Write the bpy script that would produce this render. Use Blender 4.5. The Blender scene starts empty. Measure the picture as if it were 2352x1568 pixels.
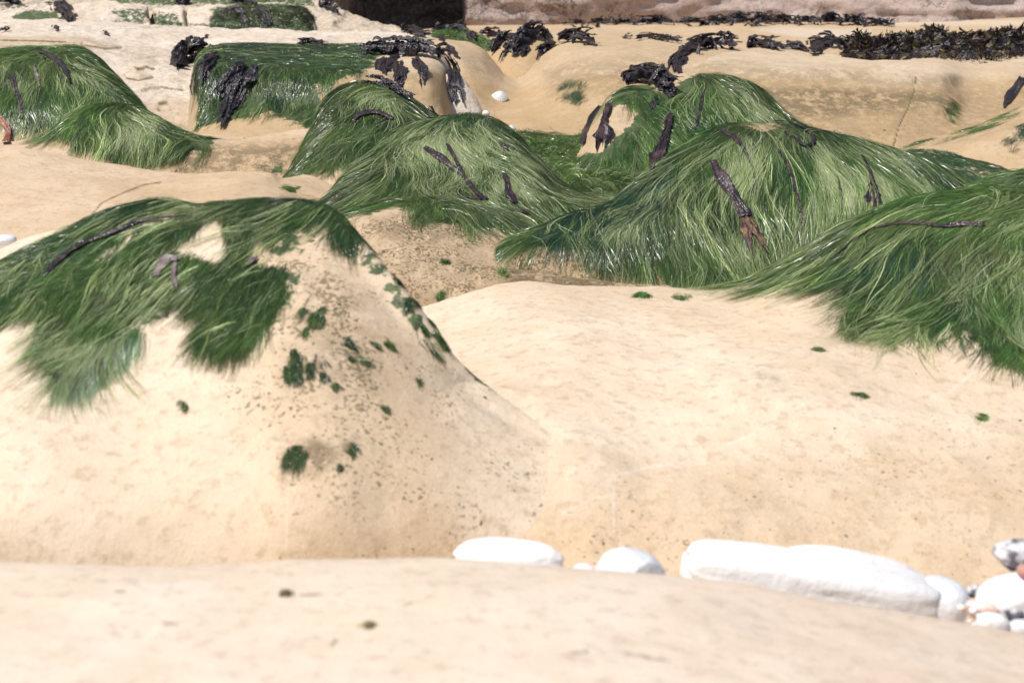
import bpy, math, random
import numpy as np
from mathutils import Vector
from mathutils.bvhtree import BVHTree

C = bpy.context.scene
col = C.collection
R = math.radians
rng = np.random.default_rng(7)
random.seed(7)

# ------------------------------------------------------------------ camera
CAM = np.array([0.0, 0.0, 0.0]); PITCH = 16.3; LENS = 50.0; F = 2352 / 36.0 * LENS
cd = bpy.data.cameras.new('camera'); cam = bpy.data.objects.new('camera', cd); col.objects.link(cam)
cam.location = CAM; cam.rotation_euler = (R(90 - PITCH), 0, 0)
cd.lens = LENS; cd.sensor_width = 36; cd.clip_start = 0.02; cd.clip_end = 300
cd.dof.use_dof = True; cd.dof.focus_distance = 2.6; cd.dof.aperture_fstop = 10.5
C.camera = cam
C.render.resolution_x = 1024; C.render.resolution_y = 682
# ------------------------------------------------------------------ light
SUN = Vector((-0.42, -0.27, 0.86)).normalized()
EL = math.asin(SUN.z); AZ = math.atan2(SUN.x, SUN.y)
w = bpy.data.worlds.new('World'); C.world = w; w.use_nodes = True
nt = w.node_tree; bg = nt.nodes['Background']
sky = nt.nodes.new('ShaderNodeTexSky'); sky.sky_type = 'NISHITA'; sky.sun_disc = False
sky.sun_elevation = EL; sky.sun_rotation = AZ; sky.air_density = 1.0; sky.dust_density = 1.5
nt.links.new(sky.outputs[0], bg.inputs[0]); bg.inputs[1].default_value = 0.11
sd = bpy.data.lights.new('sun', 'SUN'); sd.energy = 4.3; sd.angle = R(0.5); sd.color = (1.0, 0.96, 0.91)
so = bpy.data.objects.new('sun', sd); col.objects.link(so)
so.rotation_euler = (-SUN).to_track_quat('-Z', 'Y').to_euler()
C.view_settings.view_transform = 'Standard'; C.view_settings.look = 'None'
C.view_settings.exposure = 0.05; C.view_settings.gamma = 1.0
C.render.engine = 'CYCLES'

# ------------------------------------------------------------------ maths helpers
cp, sp = math.cos(R(PITCH)), math.sin(R(PITCH))
def at(px, py, Y):                      # pixel of the 2352 wide picture + distance -> world point
    px = np.asarray(px, float); py = np.asarray(py, float); Y = np.asarray(Y, float)
    dx = (px - 1176) / F; dz = (784 - py) / F
    wy = cp + dz * sp; wz = -sp + dz * cp; s = Y / wy
    return np.stack([dx * s, wy * s, wz * s], -1)
def proj(P):
    x, y, z = P[..., 0], P[..., 1], P[..., 2]
    d = y * cp - z * sp; u = y * sp + z * cp
    d = np.maximum(d, 0.05)
    return 1176 + F * x / d, 784 - F * u / d
def herm(xs, ys, x):                    # smooth curve through points
    xs = np.asarray(xs, float); ys = np.asarray(ys, float); n = len(xs)
    if ys.ndim == 1: ys = ys[:, None]; flat = True
    else: flat = False
    if n == 1: r = np.repeat(ys, len(x), 0); return r[:, 0] if flat else r
    m = np.zeros_like(ys)
    sh = (-1,) + (1,) * (ys.ndim - 1)
    if n > 2: m[1:-1] = (ys[2:] - ys[:-2]) / (xs[2:] - xs[:-2]).reshape(sh)
    m[0] = (ys[1] - ys[0]) / (xs[1] - xs[0]); m[-1] = (ys[-1] - ys[-2]) / (xs[-1] - xs[-2])
    x = np.clip(x, xs[0], xs[-1]); i = np.clip(np.searchsorted(xs, x, 'right') - 1, 0, n - 2)
    h = (xs[i + 1] - xs[i]); t = (x - xs[i]) / h
    t = t.reshape(sh); h = h.reshape(sh)
    r = ((2*t**3 - 3*t**2 + 1) * ys[i] + (t**3 - 2*t**2 + t) * h * m[i]
         + (-2*t**3 + 3*t**2) * ys[i+1] + (t**3 - t**2) * h * m[i+1])
    return r[:, 0] if flat else r
PERM = np.random.default_rng(3).random(4096) * 2 - 1
def vnoise(P, scale, seed=0):
    p = np.asarray(P) * scale + 1000.0 + seed * 17.31
    i = np.floor(p).astype(np.int64); f = p - i; f = f * f * (3 - 2 * f)
    def h(a, b, c): return PERM[((i[..., 0] + a) * 73856093 ^ (i[..., 1] + b) * 19349663 ^ (i[..., 2] + c) * 83492791) & 4095]
    x, y, z = f[..., 0], f[..., 1], f[..., 2]
    def lx(b, c): return h(0, b, c) * (1 - x) + h(1, b, c) * x
    return (lx(0, 0) * (1 - y) + lx(1, 0) * y) * (1 - z) + (lx(0, 1) * (1 - y) + lx(1, 1) * y) * z
def fbm(P, scale, octv=3, seed=0):
    r = 0; a = 1; t = 0
    for o in range(octv): r = r + a * vnoise(P, scale * 2.03 ** o, seed + o); t += a; a *= .5
    return r / t
def sstep(a, b, x):
    t = np.clip((x - a) / (b - a + 1e-12), 0, 1); return t * t * (3 - 2 * t)
def segdist(px, py, pts, closed):
    d = np.full(px.shape, 1e9); n = len(pts)
    for k in range(n if closed else n - 1):
        ax, ay = pts[k]; bx, by = pts[(k + 1) % n]
        ux, uy = bx - ax, by - ay; L = ux*ux + uy*uy + 1e-9
        t = np.clip(((px - ax) * ux + (py - ay) * uy) / L, 0, 1)
        d = np.minimum(d, np.hypot(px - ax - t * ux, py - ay - t * uy))
    return d
def inside(px, py, pts):
    r = np.zeros(px.shape, bool); n = len(pts)
    for k in range(n):
        ax, ay = pts[k]; bx, by = pts[(k + 1) % n]
        if ay == by: continue
        c = ((ay > py) != (by > py)) & (px < (bx - ax) * (py - ay) / (by - ay) + ax)
        r ^= c
    return r
def pmask(px, py, pts, soft=10):        # 1 inside, soft edge
    d = segdist(px, py, pts, True); s = np.where(inside(px, py, pts), d, -d)
    return sstep(-soft, soft, s)

def tag(o, label=None, cat=None, group=None, kind=None):
    if label: o['label'] = label
    if cat: o['category'] = cat
    if group: o['group'] = group
    if kind: o['kind'] = kind
    return o
def mesh_obj(name, V, Fc, mat, parent=None, smooth=True, attrs=None):
    me = bpy.data.meshes.new(name); V = np.asarray(V, np.float32)
    Fc = np.asarray(Fc, np.int32); k = Fc.shape[1]
    me.vertices.add(len(V)); me.vertices.foreach_set('co', V.ravel())
    me.loops.add(Fc.size); me.loops.foreach_set('vertex_index', Fc.ravel())
    me.polygons.add(len(Fc)); me.polygons.foreach_set('loop_start', np.arange(0, Fc.size, k, dtype=np.int32))
    me.update(calc_edges=True)
    if smooth: me.polygons.foreach_set('use_smooth', np.ones(len(Fc), bool))
    for an, A in (attrs or {}).items():
        a = me.color_attributes.new(an, 'FLOAT_COLOR', 'POINT')
        B = np.ones((len(V), 4), np.float32); B[:, :A.shape[1]] = A
        a.data.foreach_set('color', B.ravel())
    if mat: me.materials.append(mat)
    o = bpy.data.objects.new(name, me); col.objects.link(o)
    if parent is not None: o.parent = parent
    return o
def grid_faces(nv, nu, flip=False):
    a = np.arange(nv * nu).reshape(nv, nu)
    q = np.stack([a[:-1, :-1], a[:-1, 1:], a[1:, 1:], a[1:, :-1]], -1).reshape(-1, 4)
    return q[:, ::-1] if flip else q

# ------------------------------------------------------------------ materials
class NT:
    def __init__(s, name):
        s.m = bpy.data.materials.new(name); s.m.use_nodes = True; s.t = s.m.node_tree
        s.b = s.t.nodes['Principled BSDF']
    def n(s, k, **kw):
        x = s.t.nodes.new(k)
        for a, v in kw.items(): setattr(x, a, v)
        return x
    def set(s, sock, v):
        if isinstance(v, bpy.types.NodeSocket): s.t.links.new(v, sock)
        else: sock.default_value = v
    def noise(s, scale, detail=3, rough=.55, vec=None, dist=0):
        x = s.n('ShaderNodeTexNoise'); x.inputs['Scale'].default_value = scale
        x.inputs['Detail'].default_value = detail; x.inputs['Roughness'].default_value = rough
        x.inputs['Distortion'].default_value = dist
        s.set(x.inputs['Vector'], vec if vec is not None else s.co); return x.outputs['Fac']
    def rng(s, v, a, b, c=0.0, d=1.0):
        x = s.n('ShaderNodeMapRange'); x.interpolation_type = 'SMOOTHSTEP'
        for i, q in zip(('Value', 'From Min', 'From Max', 'To Min', 'To Max'), (v, a, b, c, d)): s.set(x.inputs[i], q)
        return x.outputs[0]
    def math(s, op, a, b=0.0):
        x = s.n('ShaderNodeMath', operation=op); s.set(x.inputs[0], a); s.set(x.inputs[1], b); return x.outputs[0]
    def mix(s, f, a, b, mode='MIX'):
        x = s.n('ShaderNodeMix', data_type='RGBA', blend_type=mode)
        s.set(x.inputs[0], f); s.set(x.inputs[6], a); s.set(x.inputs[7], b); return x.outputs[2]
def c4(c): return (c[0], c[1], c[2], 1.0)

def rock_mat(name, c1, c2, gold=(.50, .33, .155), speck=0.0, bump=1.0, rough=.85, scale=1.0, crev=0.0):
    t = NT(name); tc = t.n('ShaderNodeTexCoord'); t.co = tc.outputs['Object']
    a1 = t.n('ShaderNodeVertexColor', layer_name='ma'); a2 = t.n('ShaderNodeVertexColor', layer_name='mb')
    s1 = t.n('ShaderNodeSeparateColor'); t.set(s1.inputs[0], a1.outputs[0])
    s2 = t.n('ShaderNodeSeparateColor'); t.set(s2.inputs[0], a2.outputs[0])
    G, S, B = s1.outputs; VE, CR, ST = s2.outputs
    n1 = t.noise(3.2 * scale, 4, .6); n2 = t.noise(17 * scale, 4, .6); n3 = t.noise(75 * scale, 4, .65); n4 = t.noise(420, 3, .6)
    base = t.mix(t.rng(n1, .38, .64), c4(c1), c4(c2))
    base = t.mix(t.rng(n2, .42, .66, 0, .5), base, c4((c2[0] * .90, c2[1] * .84, c2[2] * .78)))
    gm = t.math('MULTIPLY', B, t.rng(n2, .25, .6, .75, 1))
    base = t.mix(gm, base, c4(gold))
    # mottled patches of pinker and paler stone
    base = t.mix(t.rng(t.noise(9 * scale, 3), .55, .7, 0, .22), base, c4((c1[0], c1[1] * .88, c1[2] * .84)))
    base = t.mix(t.rng(n3, .50, .68, 0, .5), base, c4([v * .72 for v in gold]))
    base = t.mix(t.rng(n4, .3, .75, 0, .3), base, c4([min(1, v * 1.16) for v in c1]))
    # faint washed streaks running across the slope
    mp = t.n('ShaderNodeMapping'); t.set(mp.inputs[0], t.co); mp.inputs['Scale'].default_value = (.35, 1, 1.6)
    base = t.mix(t.rng(t.noise(60, 5, .7, vec=mp.outputs[0]), .52, .70, 0, .2), base, c4([v * .70 for v in c2]))
    base = t.mix(t.rng(t.noise(33, 6, .75, vec=mp.outputs[0]), .60, .74, 0, .2), base, c4([min(1, v * 1.12) for v in c1]))
    # brown-grey film of dried growth; also carries shade painted into the cliff recess
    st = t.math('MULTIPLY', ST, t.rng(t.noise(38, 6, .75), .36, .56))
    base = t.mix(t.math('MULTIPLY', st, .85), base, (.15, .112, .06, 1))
    # dark specks, pits
    S = t.math('MULTIPLY', S, t.rng(t.noise(13, 4, .6), .36, .62, .25, 1.15))
    thr = t.math('SUBTRACT', .745 - .05 * speck, t.math('MULTIPLY', S, .22))
    sn = t.noise(230, 3, .6)
    sk = t.rng(sn, thr, t.math('ADD', thr, .05))
    sn2 = t.noise(95, 2, .5, dist=.4); thr2 = t.math('SUBTRACT', .80 - .03 * speck, t.math('MULTIPLY', S, .13))
    sk2 = t.rng(sn2, thr2, t.math('ADD', thr2, .03))
    skm = t.math('MAXIMUM', t.math('MULTIPLY', sk, .72), sk2)
    base = t.mix(skm, base, t.mix(t.rng(n2, .4, .6), (.15, .105, .05, 1), (.07, .07, .03, 1)))
    if crev:
        r1 = t.math('ABSOLUTE', t.math('SUBTRACT', t.noise(11 * scale, 6, .62, dist=.6), .5)); r2 = t.math('ABSOLUTE', t.math('SUBTRACT', t.noise(30 * scale, 5, .6), .5))
        cv = t.math('MULTIPLY', t.math('MAXIMUM', t.rng(r1, .0, .02, 1, 0), t.rng(r2, .0, .012, .6, 0)), t.rng(t.noise(4, 3), .42, .6))
        base = t.mix(t.math('MULTIPLY', cv, .75 * crev), base, c4([v * .35 for v in c2]))
        base = t.mix(t.rng(t.noise(24, 5, .7), .5, .72, 0, .45 * crev), base, c4([v * .66 for v in c2]))
    # pale veins and hairline cracks
    base = t.mix(t.math('MULTIPLY', VE, .3), base, (.74, .70, .64, 1))
    base = t.mix(t.math('MULTIPLY', CR, .8), base, (.085, .075, .03, 1))
    # green film
    gf = t.math('MULTIPLY', t.rng(G, t.math('SUBTRACT', t.rng(t.noise(52, 4, .7), .3, .7), .25), t.math('ADD', t.rng(t.noise(52, 4, .7), .3, .7), .05)), .93)
    gf = t.math('MULTIPLY', gf, t.rng(G, .03, .15))
    base = t.mix(gf, base, t.mix(t.rng(n3, .35, .65), (.022, .052, .016, 1), (.055, .11, .03, 1)))
    t.set(t.b.inputs['Base Color'], base)
    t.set(t.b.inputs['Roughness'], t.mix(gf, (rough,) * 3 + (1,), (.5, .5, .5, 1)))
    t.b.inputs['Specular IOR Level'].default_value = .3
    h = t.math('ADD', t.math('MULTIPLY', n3, 1.0), t.math('MULTIPLY', n4, .35))
    h = t.math('SUBTRACT', h, t.math('MULTIPLY', skm, .5))
    if crev: h = t.math('SUBTRACT', t.math('ADD', h, t.math('MULTIPLY', t.noise(20, 6, .7), 4.0)), t.math('MULTIPLY', cv, 1.5))
    bp = t.n('ShaderNodeBump'); bp.inputs['Strength'].default_value = .5 * bump; bp.inputs['Distance'].default_value = .004
    t.set(bp.inputs['Height'], h); t.set(t.b.inputs['Normal'], bp.outputs[0])
    return t.m
CREAM = (.74, .60, .42); TAN = (.66, .50, .32)
M = {}
M['near'] = rock_mat('smooth_sandstone', (.70, .58, .44), (.66, .53, .38), gold=(.52, .36, .205), speck=.5, bump=.8)
M['slab'] = rock_mat('smooth_pale_slab', (.72, .61, .485), (.68, .565, .43), gold=(.60, .46, .34), speck=-1.2, bump=.3)
M['mid'] = rock_mat('tan_sandstone', (.60, .46, .315), (.55, .405, .26), gold=(.46, .31, .165), speck=.4, bump=1)
M['gold'] = rock_mat('golden_sandstone', (.58, .465, .335), (.52, .40, .265), gold=(.42, .28, .135), speck=.3, bump=1.2)
M['cream'] = rock_mat('cream_chalk', (.66, .58, .48), (.60, .50, .39), gold=(.48, .355, .225), speck=.1, bump=.9, crev=.45)
M['cliff'] = rock_mat('pink_cliff', (.56, .45, .40), (.50, .385, .335), gold=(.42, .31, .26), speck=.3, bump=2.0, scale=.8, crev=1.0)

def strand_mat():
    t = NT('green_strands'); a = t.n('ShaderNodeVertexColor', layer_name='tint')
    t.set(t.b.inputs['Base Color'], a.outputs[0]); t.b.inputs['Roughness'].default_value = .28
    t.b.inputs['Specular IOR Level'].default_value = .8
    tr = t.n('ShaderNodeBsdfTranslucent'); t.set(tr.inputs[0], a.outputs[0])
    mx = t.n('ShaderNodeMixShader'); mx.inputs[0].default_value = .22
    t.set(mx.inputs[1], t.b.outputs[0]); t.set(mx.inputs[2], tr.outputs[0])
    out = [n for n in t.t.nodes if n.type == 'OUTPUT_MATERIAL'][0]; t.set(out.inputs[0], mx.outputs[0])
    return t.m
def wrack_mat(name, a, b, rough=.3, bump=1.0):
    t = NT(name); tc = t.n('ShaderNodeTexCoord'); t.co = tc.outputs['Object']
    n = t.noise(60, 4, .6); n2 = t.noise(240, 3, .6)
    cc = t.mix(t.rng(n, .45, .7), c4(a), c4(b)); t.set(t.b.inputs['Base Color'], cc)
    t.set(t.b.inputs['Roughness'], t.rng(n2, .3, .7, rough - .08, rough + .25)); t.b.inputs['Specular IOR Level'].default_value = .6
    bp = t.n('ShaderNodeBump'); bp.inputs['Strength'].default_value = .8 * bump; bp.inputs['Distance'].default_value = .003
    t.set(bp.inputs['Height'], t.math('ADD', n, t.math('MULTIPLY', n2, .5))); t.set(t.b.inputs['Normal'], bp.outputs[0])
    return t.m
M['strand'] = strand_mat()
M['wrack'] = wrack_mat('black_dried_wrack', (.010, .008, .012), (.045, .028, .034), .34)
M['brown'] = wrack_mat('brown_kelp', (.05, .022, .016), (.24, .12, .05), .4, 1.5)
M['purple'] = wrack_mat('purple_kelp', (.020, .011, .015), (.085, .045, .045), .26, .8)
M['grey'] = wrack_mat('bleached_kelp', (.13, .095, .09), (.36, .30, .28), .4)
M['olive'] = wrack_mat('olive_wrack', (.05, .034, .010), (.12, .075, .018), .35)
M['red'] = wrack_mat('red_kelp', (.20, .055, .02), (.34, .14, .06), .3)
def stone_mat(name, a, b, sc=18, vein=None, lo=.45, hi=.65):
    t = NT(name); tc = t.n('ShaderNodeTexCoord'); t.co = tc.outputs['Object']
    n = t.noise(sc, 5, .6); n2 = t.noise(140, 3, .6)
    cc = t.mix(t.rng(n, lo, hi), c4(a), c4(b)); cc = t.mix(t.rng(n2, .55, .8, 0, .25), cc, c4([v * .7 for v in b]))
    if vein: cc = t.mix(t.rng(t.noise(30, 6, .8, dist=1.2), .62, .68, 0, .6), cc, c4(vein))
    t.set(t.b.inputs['Base Color'], cc); t.b.inputs['Roughness'].default_value = .75
    bp = t.n('ShaderNodeBump'); bp.inputs['Strength'].default_value = .7; bp.inputs['Distance'].default_value = .004
    t.set(bp.inputs['Height'], t.math('ADD', n, t.math('MULTIPLY', n2, .4))); t.set(t.b.inputs['Normal'], bp.outputs[0])
    return t.m
M['white'] = stone_mat('white_chalk', (.78, .77, .75), (.68, .665, .65), vein=(.55, .52, .50), lo=.42, hi=.68)
M['white2'] = stone_mat('veined_chalk', (.80, .77, .74), (.68, .64, .60), vein=(.48, .34, .31))
M['wgrey'] = stone_mat('bluish_chalk', (.66, .675, .71), (.76, .76, .78))
M['flint'] = stone_mat('mottled_flint', (.62, .60, .60), (.12, .11, .13), 70, lo=.42, hi=.56)
M['pink'] = stone_mat('pink_stone', (.50, .26, .21), (.42, .21, .17))
M['orange'] = stone_mat('orange_stone', (.80, .72, .66), (.68, .36, .20), 22)

# ------------------------------------------------------------------ rock surfaces
SURF = {}
ROCKS = []
class Surf: pass
def rock(key, name, label, mat, x0, x1, rows, step=4.0, amp=1.0, rough=0.0, back=(.10, .32), backdz=(.035, .20), paint=(), cat='rock', kind=None, drop=.25, pits=0.0, cracks=(), veins=()):
    """rows: crest first, then down the front to the foot; (px, py, distance) points."""
    nu = int((x1 - x0) / step) + 1; X = np.linspace(x0, x1, nu)
    RW = []
    for r in rows:
        r = np.array(r, float); y = herm(r[:, 0], r[:, 1], X); Y = herm(r[:, 0], r[:, 2], X)
        RW.append(at(X, y, Y))
    crest = RW[0]; bk = []
    for dy, dz in ((back[0] * .35, backdz[0] * .25), (back[0], backdz[0]), (back[1], backdz[1]), (back[1] * 1.25, backdz[1] + .28)):
        q = crest.copy(); q[:, 1] += dy; q[:, 0] *= 1 + dy / np.mean(crest[:, 1]) * .7; q[:, 2] -= dz + dy * np.maximum(-crest[:, 2] / crest[:, 1], 0) * 1.05; bk.append(q)
    ft = RW[-1].copy(); ft[:, 1] -= .04; ft[:, 2] -= drop
    RW = bk[::-1] + RW + [ft]
    RW = np.array(RW)
    seg = np.linalg.norm(np.diff(RW, axis=0), axis=2).mean(1); s = np.concatenate([[0], np.cumsum(seg)])
    Ymean = RW[..., 1].mean(); mstep = step * Ymean / F
    # finer near the front, where steps cover more of the picture vertically
    nvs = [np.linspace(s[k], s[k+1], max(3, min(90, int(seg[k] / mstep * (1.0 if k > 3 else .5)))), endpoint=False) for k in range(len(seg))]
    S_ci = sum(len(q) for q in nvs[:len(bk)])
    sv = np.concatenate(nvs + [[s[-1]]])
    P = herm(s, RW, sv)
    S_ = Surf(); nv = len(sv); S_.ci = S_ci
    def derive(P):
        Su = np.gradient(P, axis=1); Sv = np.gradient(P, axis=0); N = np.cross(Su, Sv)
        N /= np.linalg.norm(N, axis=2, keepdims=True) + 1e-12
        if N[..., 2].mean() < 0: N = -N; S_.flip = False
        else: S_.flip = True
        return Su, Sv, N
    _, _, N = derive(P)
    sc = Ymean / 1.5
    d = amp * (.006 * sc * fbm(P, 9 / sc, 3, 1) + .0016 * sc * fbm(P, 38 / sc, 3, 5))
    if rough:
        r1 = fbm(P * np.array([1, 1, 2.2]), 7, 4, 9); d = d + rough * (np.abs(r1) * -2 + .4) + rough * .5 * fbm(P, 34, 3, 21)
    px, py = proj(P)
    for pts, wd, dep in cracks:
        d = d - dep * np.exp(-(segdist(px, py, pts, False) / wd) ** 2)
    P = P + N * d[..., None]
    S_.P = P; S_.Su, S_.Sv, S_.N = derive(P); S_.nv, S_.nu = nv, nu
    S_.px, S_.py = proj(P)
    ma = np.zeros((nv, nu, 3)); mb = np.zeros((nv, nu, 3))
    for pr in paint:
        ch, poly, st, soft = pr[:4]; wp = pr[4] if len(pr) > 4 else soft
        wx = S_.px + wp * fbm(P, 22 / sc, 3, 31); wy = S_.py + wp * fbm(P, 22 / sc, 3, 41)
        mk = (pmask(wx, wy, poly, soft) if poly else np.ones((nv, nu))) * st
        A, c = (ma, 'gsb'.index(ch)) if ch in 'gsb' else (mb, 'vct'.index(ch))
        A[..., c] = np.maximum(A[..., c], mk)
    for pts, wd in veins: mb[..., 0] = np.maximum(mb[..., 0], sstep(wd, wd * .4, segdist(S_.px, S_.py, pts, False) + 2 * fbm(P, 60, 2, 3)) * sstep(-.5, .2, fbm(P, 40, 2, 8)))
    for pts, wd, dep in cracks: mb[..., 1] = np.maximum(mb[..., 1], sstep(wd, wd * .4, segdist(S_.px, S_.py, pts, False) + wd * .6 * fbm(P, 80, 2, 3)))
    S_.ma, S_.mb = ma, mb; S_.name, S_.mat, S_.label, S_.cat, S_.kind = name, mat, label, cat, kind
    SURF[key] = S_; return S_
def finish_rocks():
    for k, s in SURF.items():
        o = mesh_obj(s.name, s.P.reshape(-1, 3), grid_faces(s.nv, s.nu, s.flip), M[s.mat], attrs={'ma': s.ma.reshape(-1, 3), 'mb': s.mb.reshape(-1, 3)})
        tag(o, s.label, s.cat, kind=s.kind)
#--DATA--
# ------------------------------------------------------------------ the rocks, nearest first
def E(r): return r
HAIR1 = [(-90,540),(60,520),(200,480),(300,440),(760,430),(850,560),(800,545),(740,515),(705,520),(690,575),(655,560),(640,600),(688,650),(650,700),(610,760),(560,775),(500,765),(470,720),(400,690),(330,740),(250,810),(170,850),(90,800),(60,730),(-90,700)]
HOLE1 = [[(275,515),(300,488),(350,478),(405,484),(400,505),(330,518)],
         [(400,580),(405,530),(450,508),(520,508),(540,560),(530,610),(470,605),(440,590)],
         [(200,600),(240,560),(310,528),(322,545),(275,585)], [(560,585),(575,535),(625,522),(645,555),(610,600)], [(430,640),(450,630),(460,690),(440,700)], [(585,650),(600,640),(605,700),(590,700)]]
R1 = rock('R1', 'rock', 'large pale rock mound at near left, green weed over its top', 'near', -300, 1480, [
 [(-300,760,1.35),(-100,660,1.4),(0,605,1.44),(100,553,1.47),(200,505,1.5),(290,474,1.5),(380,461,1.52),(440,473,1.52),(500,467,1.52),(600,459,1.5),(690,457,1.48),(740,470,1.46),(790,504,1.43),(830,553,1.40),(880,612,1.37),(930,672,1.34),(980,728,1.32),(1030,798,1.29),(1090,857,1.26),(1150,905,1.24),(1210,952,1.225),(1260,993,1.215),(1310,1022,1.22),(1380,1050,1.25),(1480,1080,1.32)],
 [(-300,850,1.30),(0,680,1.36),(200,600,1.40),(400,545,1.42),(550,530,1.42),(680,540,1.40),(760,570,1.38),(830,640,1.35),(900,720,1.32),(1000,830,1.275),(1100,920,1.24),(1200,985,1.215),(1310,1050,1.212),(1480,1120,1.28)],
 [(-300,950,1.22),(0,800,1.27),(200,760,1.29),(400,720,1.31),(600,700,1.30),(700,710,1.29),(850,790,1.265),(1000,900,1.235),(1150,980,1.20),(1310,1085,1.19),(1480,1160,1.25)],
 [(-300,1050,1.15),(0,960,1.17),(300,950,1.18),(560,930,1.178),(660,930,1.172),(760,950,1.165),(1000,1010,1.175),(1200,1070,1.165),(1310,1120,1.17),(1480,1200,1.21)],
 [(-300,1180,1.07),(0,1150,1.07),(400,1150,1.085),(560,1150,1.085),(655,1150,1.078),(780,1150,1.08),(900,1160,1.095),(1200,1180,1.12),(1480,1250,1.17)],
 [(-300,1340,1.03),(400,1340,1.05),(560,1340,1.05),(655,1340,1.045),(780,1340,1.05),(900,1340,1.06),(1480,1360,1.12)]],
 step=3.4, amp=.55,
 paint=[('g', HAIR1, .66, 30, 26), ('s', [(560,560),(720,500),(800,560),(900,690),(1080,880),(1250,1010),(1300,1400),(600,1400),(640,1100),(560,980),(420,900),(200,930),(300,830),(560,840)], .62, 90, 30),
        ('s', [(650,520),(790,560),(930,760),(900,900),(780,1010),(640,900),(620,700)], 1.1, 70, 30), ('t', [(680,600),(800,640),(930,800),(860,900),(760,880),(680,760)], .42, 50, 40), ('b', [(560,480),(800,540),(960,760),(1050,1000),(1100,1400),(640,1400),(600,1000)], .7, 110, 30),
        ('t', [(640,1010),(720,1000),(770,1040),(720,1095),(655,1100)], .9, 18, 14), ('t', [(775,1005),(825,1010),(820,1045),(780,1040)], .8, 10, 10),
        ('t', [(640,800),(760,790),(900,840),(800,900),(650,890)], .4, 40, 30), ('g', [(770,520),(840,560),(1000,770),(1140,890),(1100,880),(960,760),(820,600)], .36, 12, 14),
        ('t', [(655,1020),(700,1015),(715,1060),(690,1085),(662,1080)], 1, 6, 12)],
 cracks=[], veins=[([(662,1115),(659,1170),(660,1260)], 3)])
for hp in HOLE1:
    wx = R1.px + 14 * fbm(R1.P, 22, 3, 31); wy = R1.py + 14 * fbm(R1.P, 22, 3, 41)
    R1.ma[..., 0] *= 1 - pmask(wx, wy, hp, 10)
HAIR2 = [(1690,650),(1740,560),(1900,440),(2700,380),(2700,900),(2352,830),(2260,790),(2180,735),(2120,730),(2075,745),(2030,760),(1990,745),(1965,700),(1930,655),(1880,635),(1840,640),(1790,660)]
HOLE2 = [[(1850,665),(1890,645),(1925,668),(1940,700),(1900,690)]]
R2 = rock('R2', 'rock', 'broad smooth pale slope filling the right middle below a seaweed hump', 'near', 850, 2650, [
 [(850,760,1.75),(960,706,1.8),(1080,672,1.85),(1200,648,1.88),(1300,652,1.88),(1450,661,1.88),(1600,660,1.88),(1700,648,1.88),(1760,622,1.88),(1850,570,1.88),(1950,512,1.88),(2050,470,1.9),(2150,445,1.9),(2250,433,1.9),(2352,430,1.9),(2650,440,1.9)],
 [(850,790,1.7),(1200,700,1.7),(1500,720,1.68),(1700,705,1.7),(1850,640,1.74),(1950,600,1.74),(2100,550,1.74),(2352,520,1.72),(2650,530,1.7)],
 [(850,860,1.5),(1200,790,1.52),(1500,810,1.5),(1700,800,1.5),(1900,760,1.56),(2000,730,1.6),(2200,690,1.6),(2352,690,1.6),(2650,690,1.6)],
 [(850,950,1.36),(1200,900,1.36),(1500,910,1.36),(1800,880,1.38),(2100,880,1.42),(2352,900,1.42),(2650,900,1.42)],
 [(850,1050,1.25),(1300,1025,1.228),(1500,1030,1.25),(1800,1000,1.28),(2352,1020,1.3),(2650,1020,1.3)],
 [(850,1180,1.14),(1300,1180,1.125),(1800,1180,1.15),(2352,1180,1.17),(2650,1180,1.19)],
 [(850,1345,1.06),(1500,1345,1.06),(1900,1360,1.07),(2352,1400,1.07),(2650,1420,1.07)],
 [(850,1470,.94),(1500,1480,.93),(1900,1485,.94),(2352,1505,.95),(2650,1520,.95)]],
 step=3.6, amp=1.0,
 paint=[('g', HAIR2, 1.0, 22, 24), ('s', [(1300,1040),(1700,1060),(2000,940),(2450,900),(2450,1500),(1250,1500)], .42, 110, 40), ('b', [(900,1130),(1350,1110),(2000,1040),(2500,1000),(2500,1500),(900,1500)], .7, 90, 50),
        ('b', [(1150,640),(1700,640),(1950,680),(2352,860),(2352,960),(1900,860),(1500,720),(1150,690)], .4, 40, 30), ('t', [(1640,850),(1760,845),(1850,860),(1760,880)], .3, 14, 12), ('t', [(1930,690),(1990,700),(2010,800),(1960,770)], .5, 16, 14)],
 veins=[([(1420,1090),(1490,1072),(1560,1064),(1640,1030),(1700,1010),(1770,975),(1850,925),(1960,880)], 3.5), ([(1411,1085),(1409,1160),(1412,1240)], 3.5), ([(1290,1180),(1360,1145),(1411,1135)], 3), ([(2180,900),(2240,850)], 5)])
for hp in HOLE2: R2.ma[..., 0] *= 1 - pmask(R2.px, R2.py, hp, 10)
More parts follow.
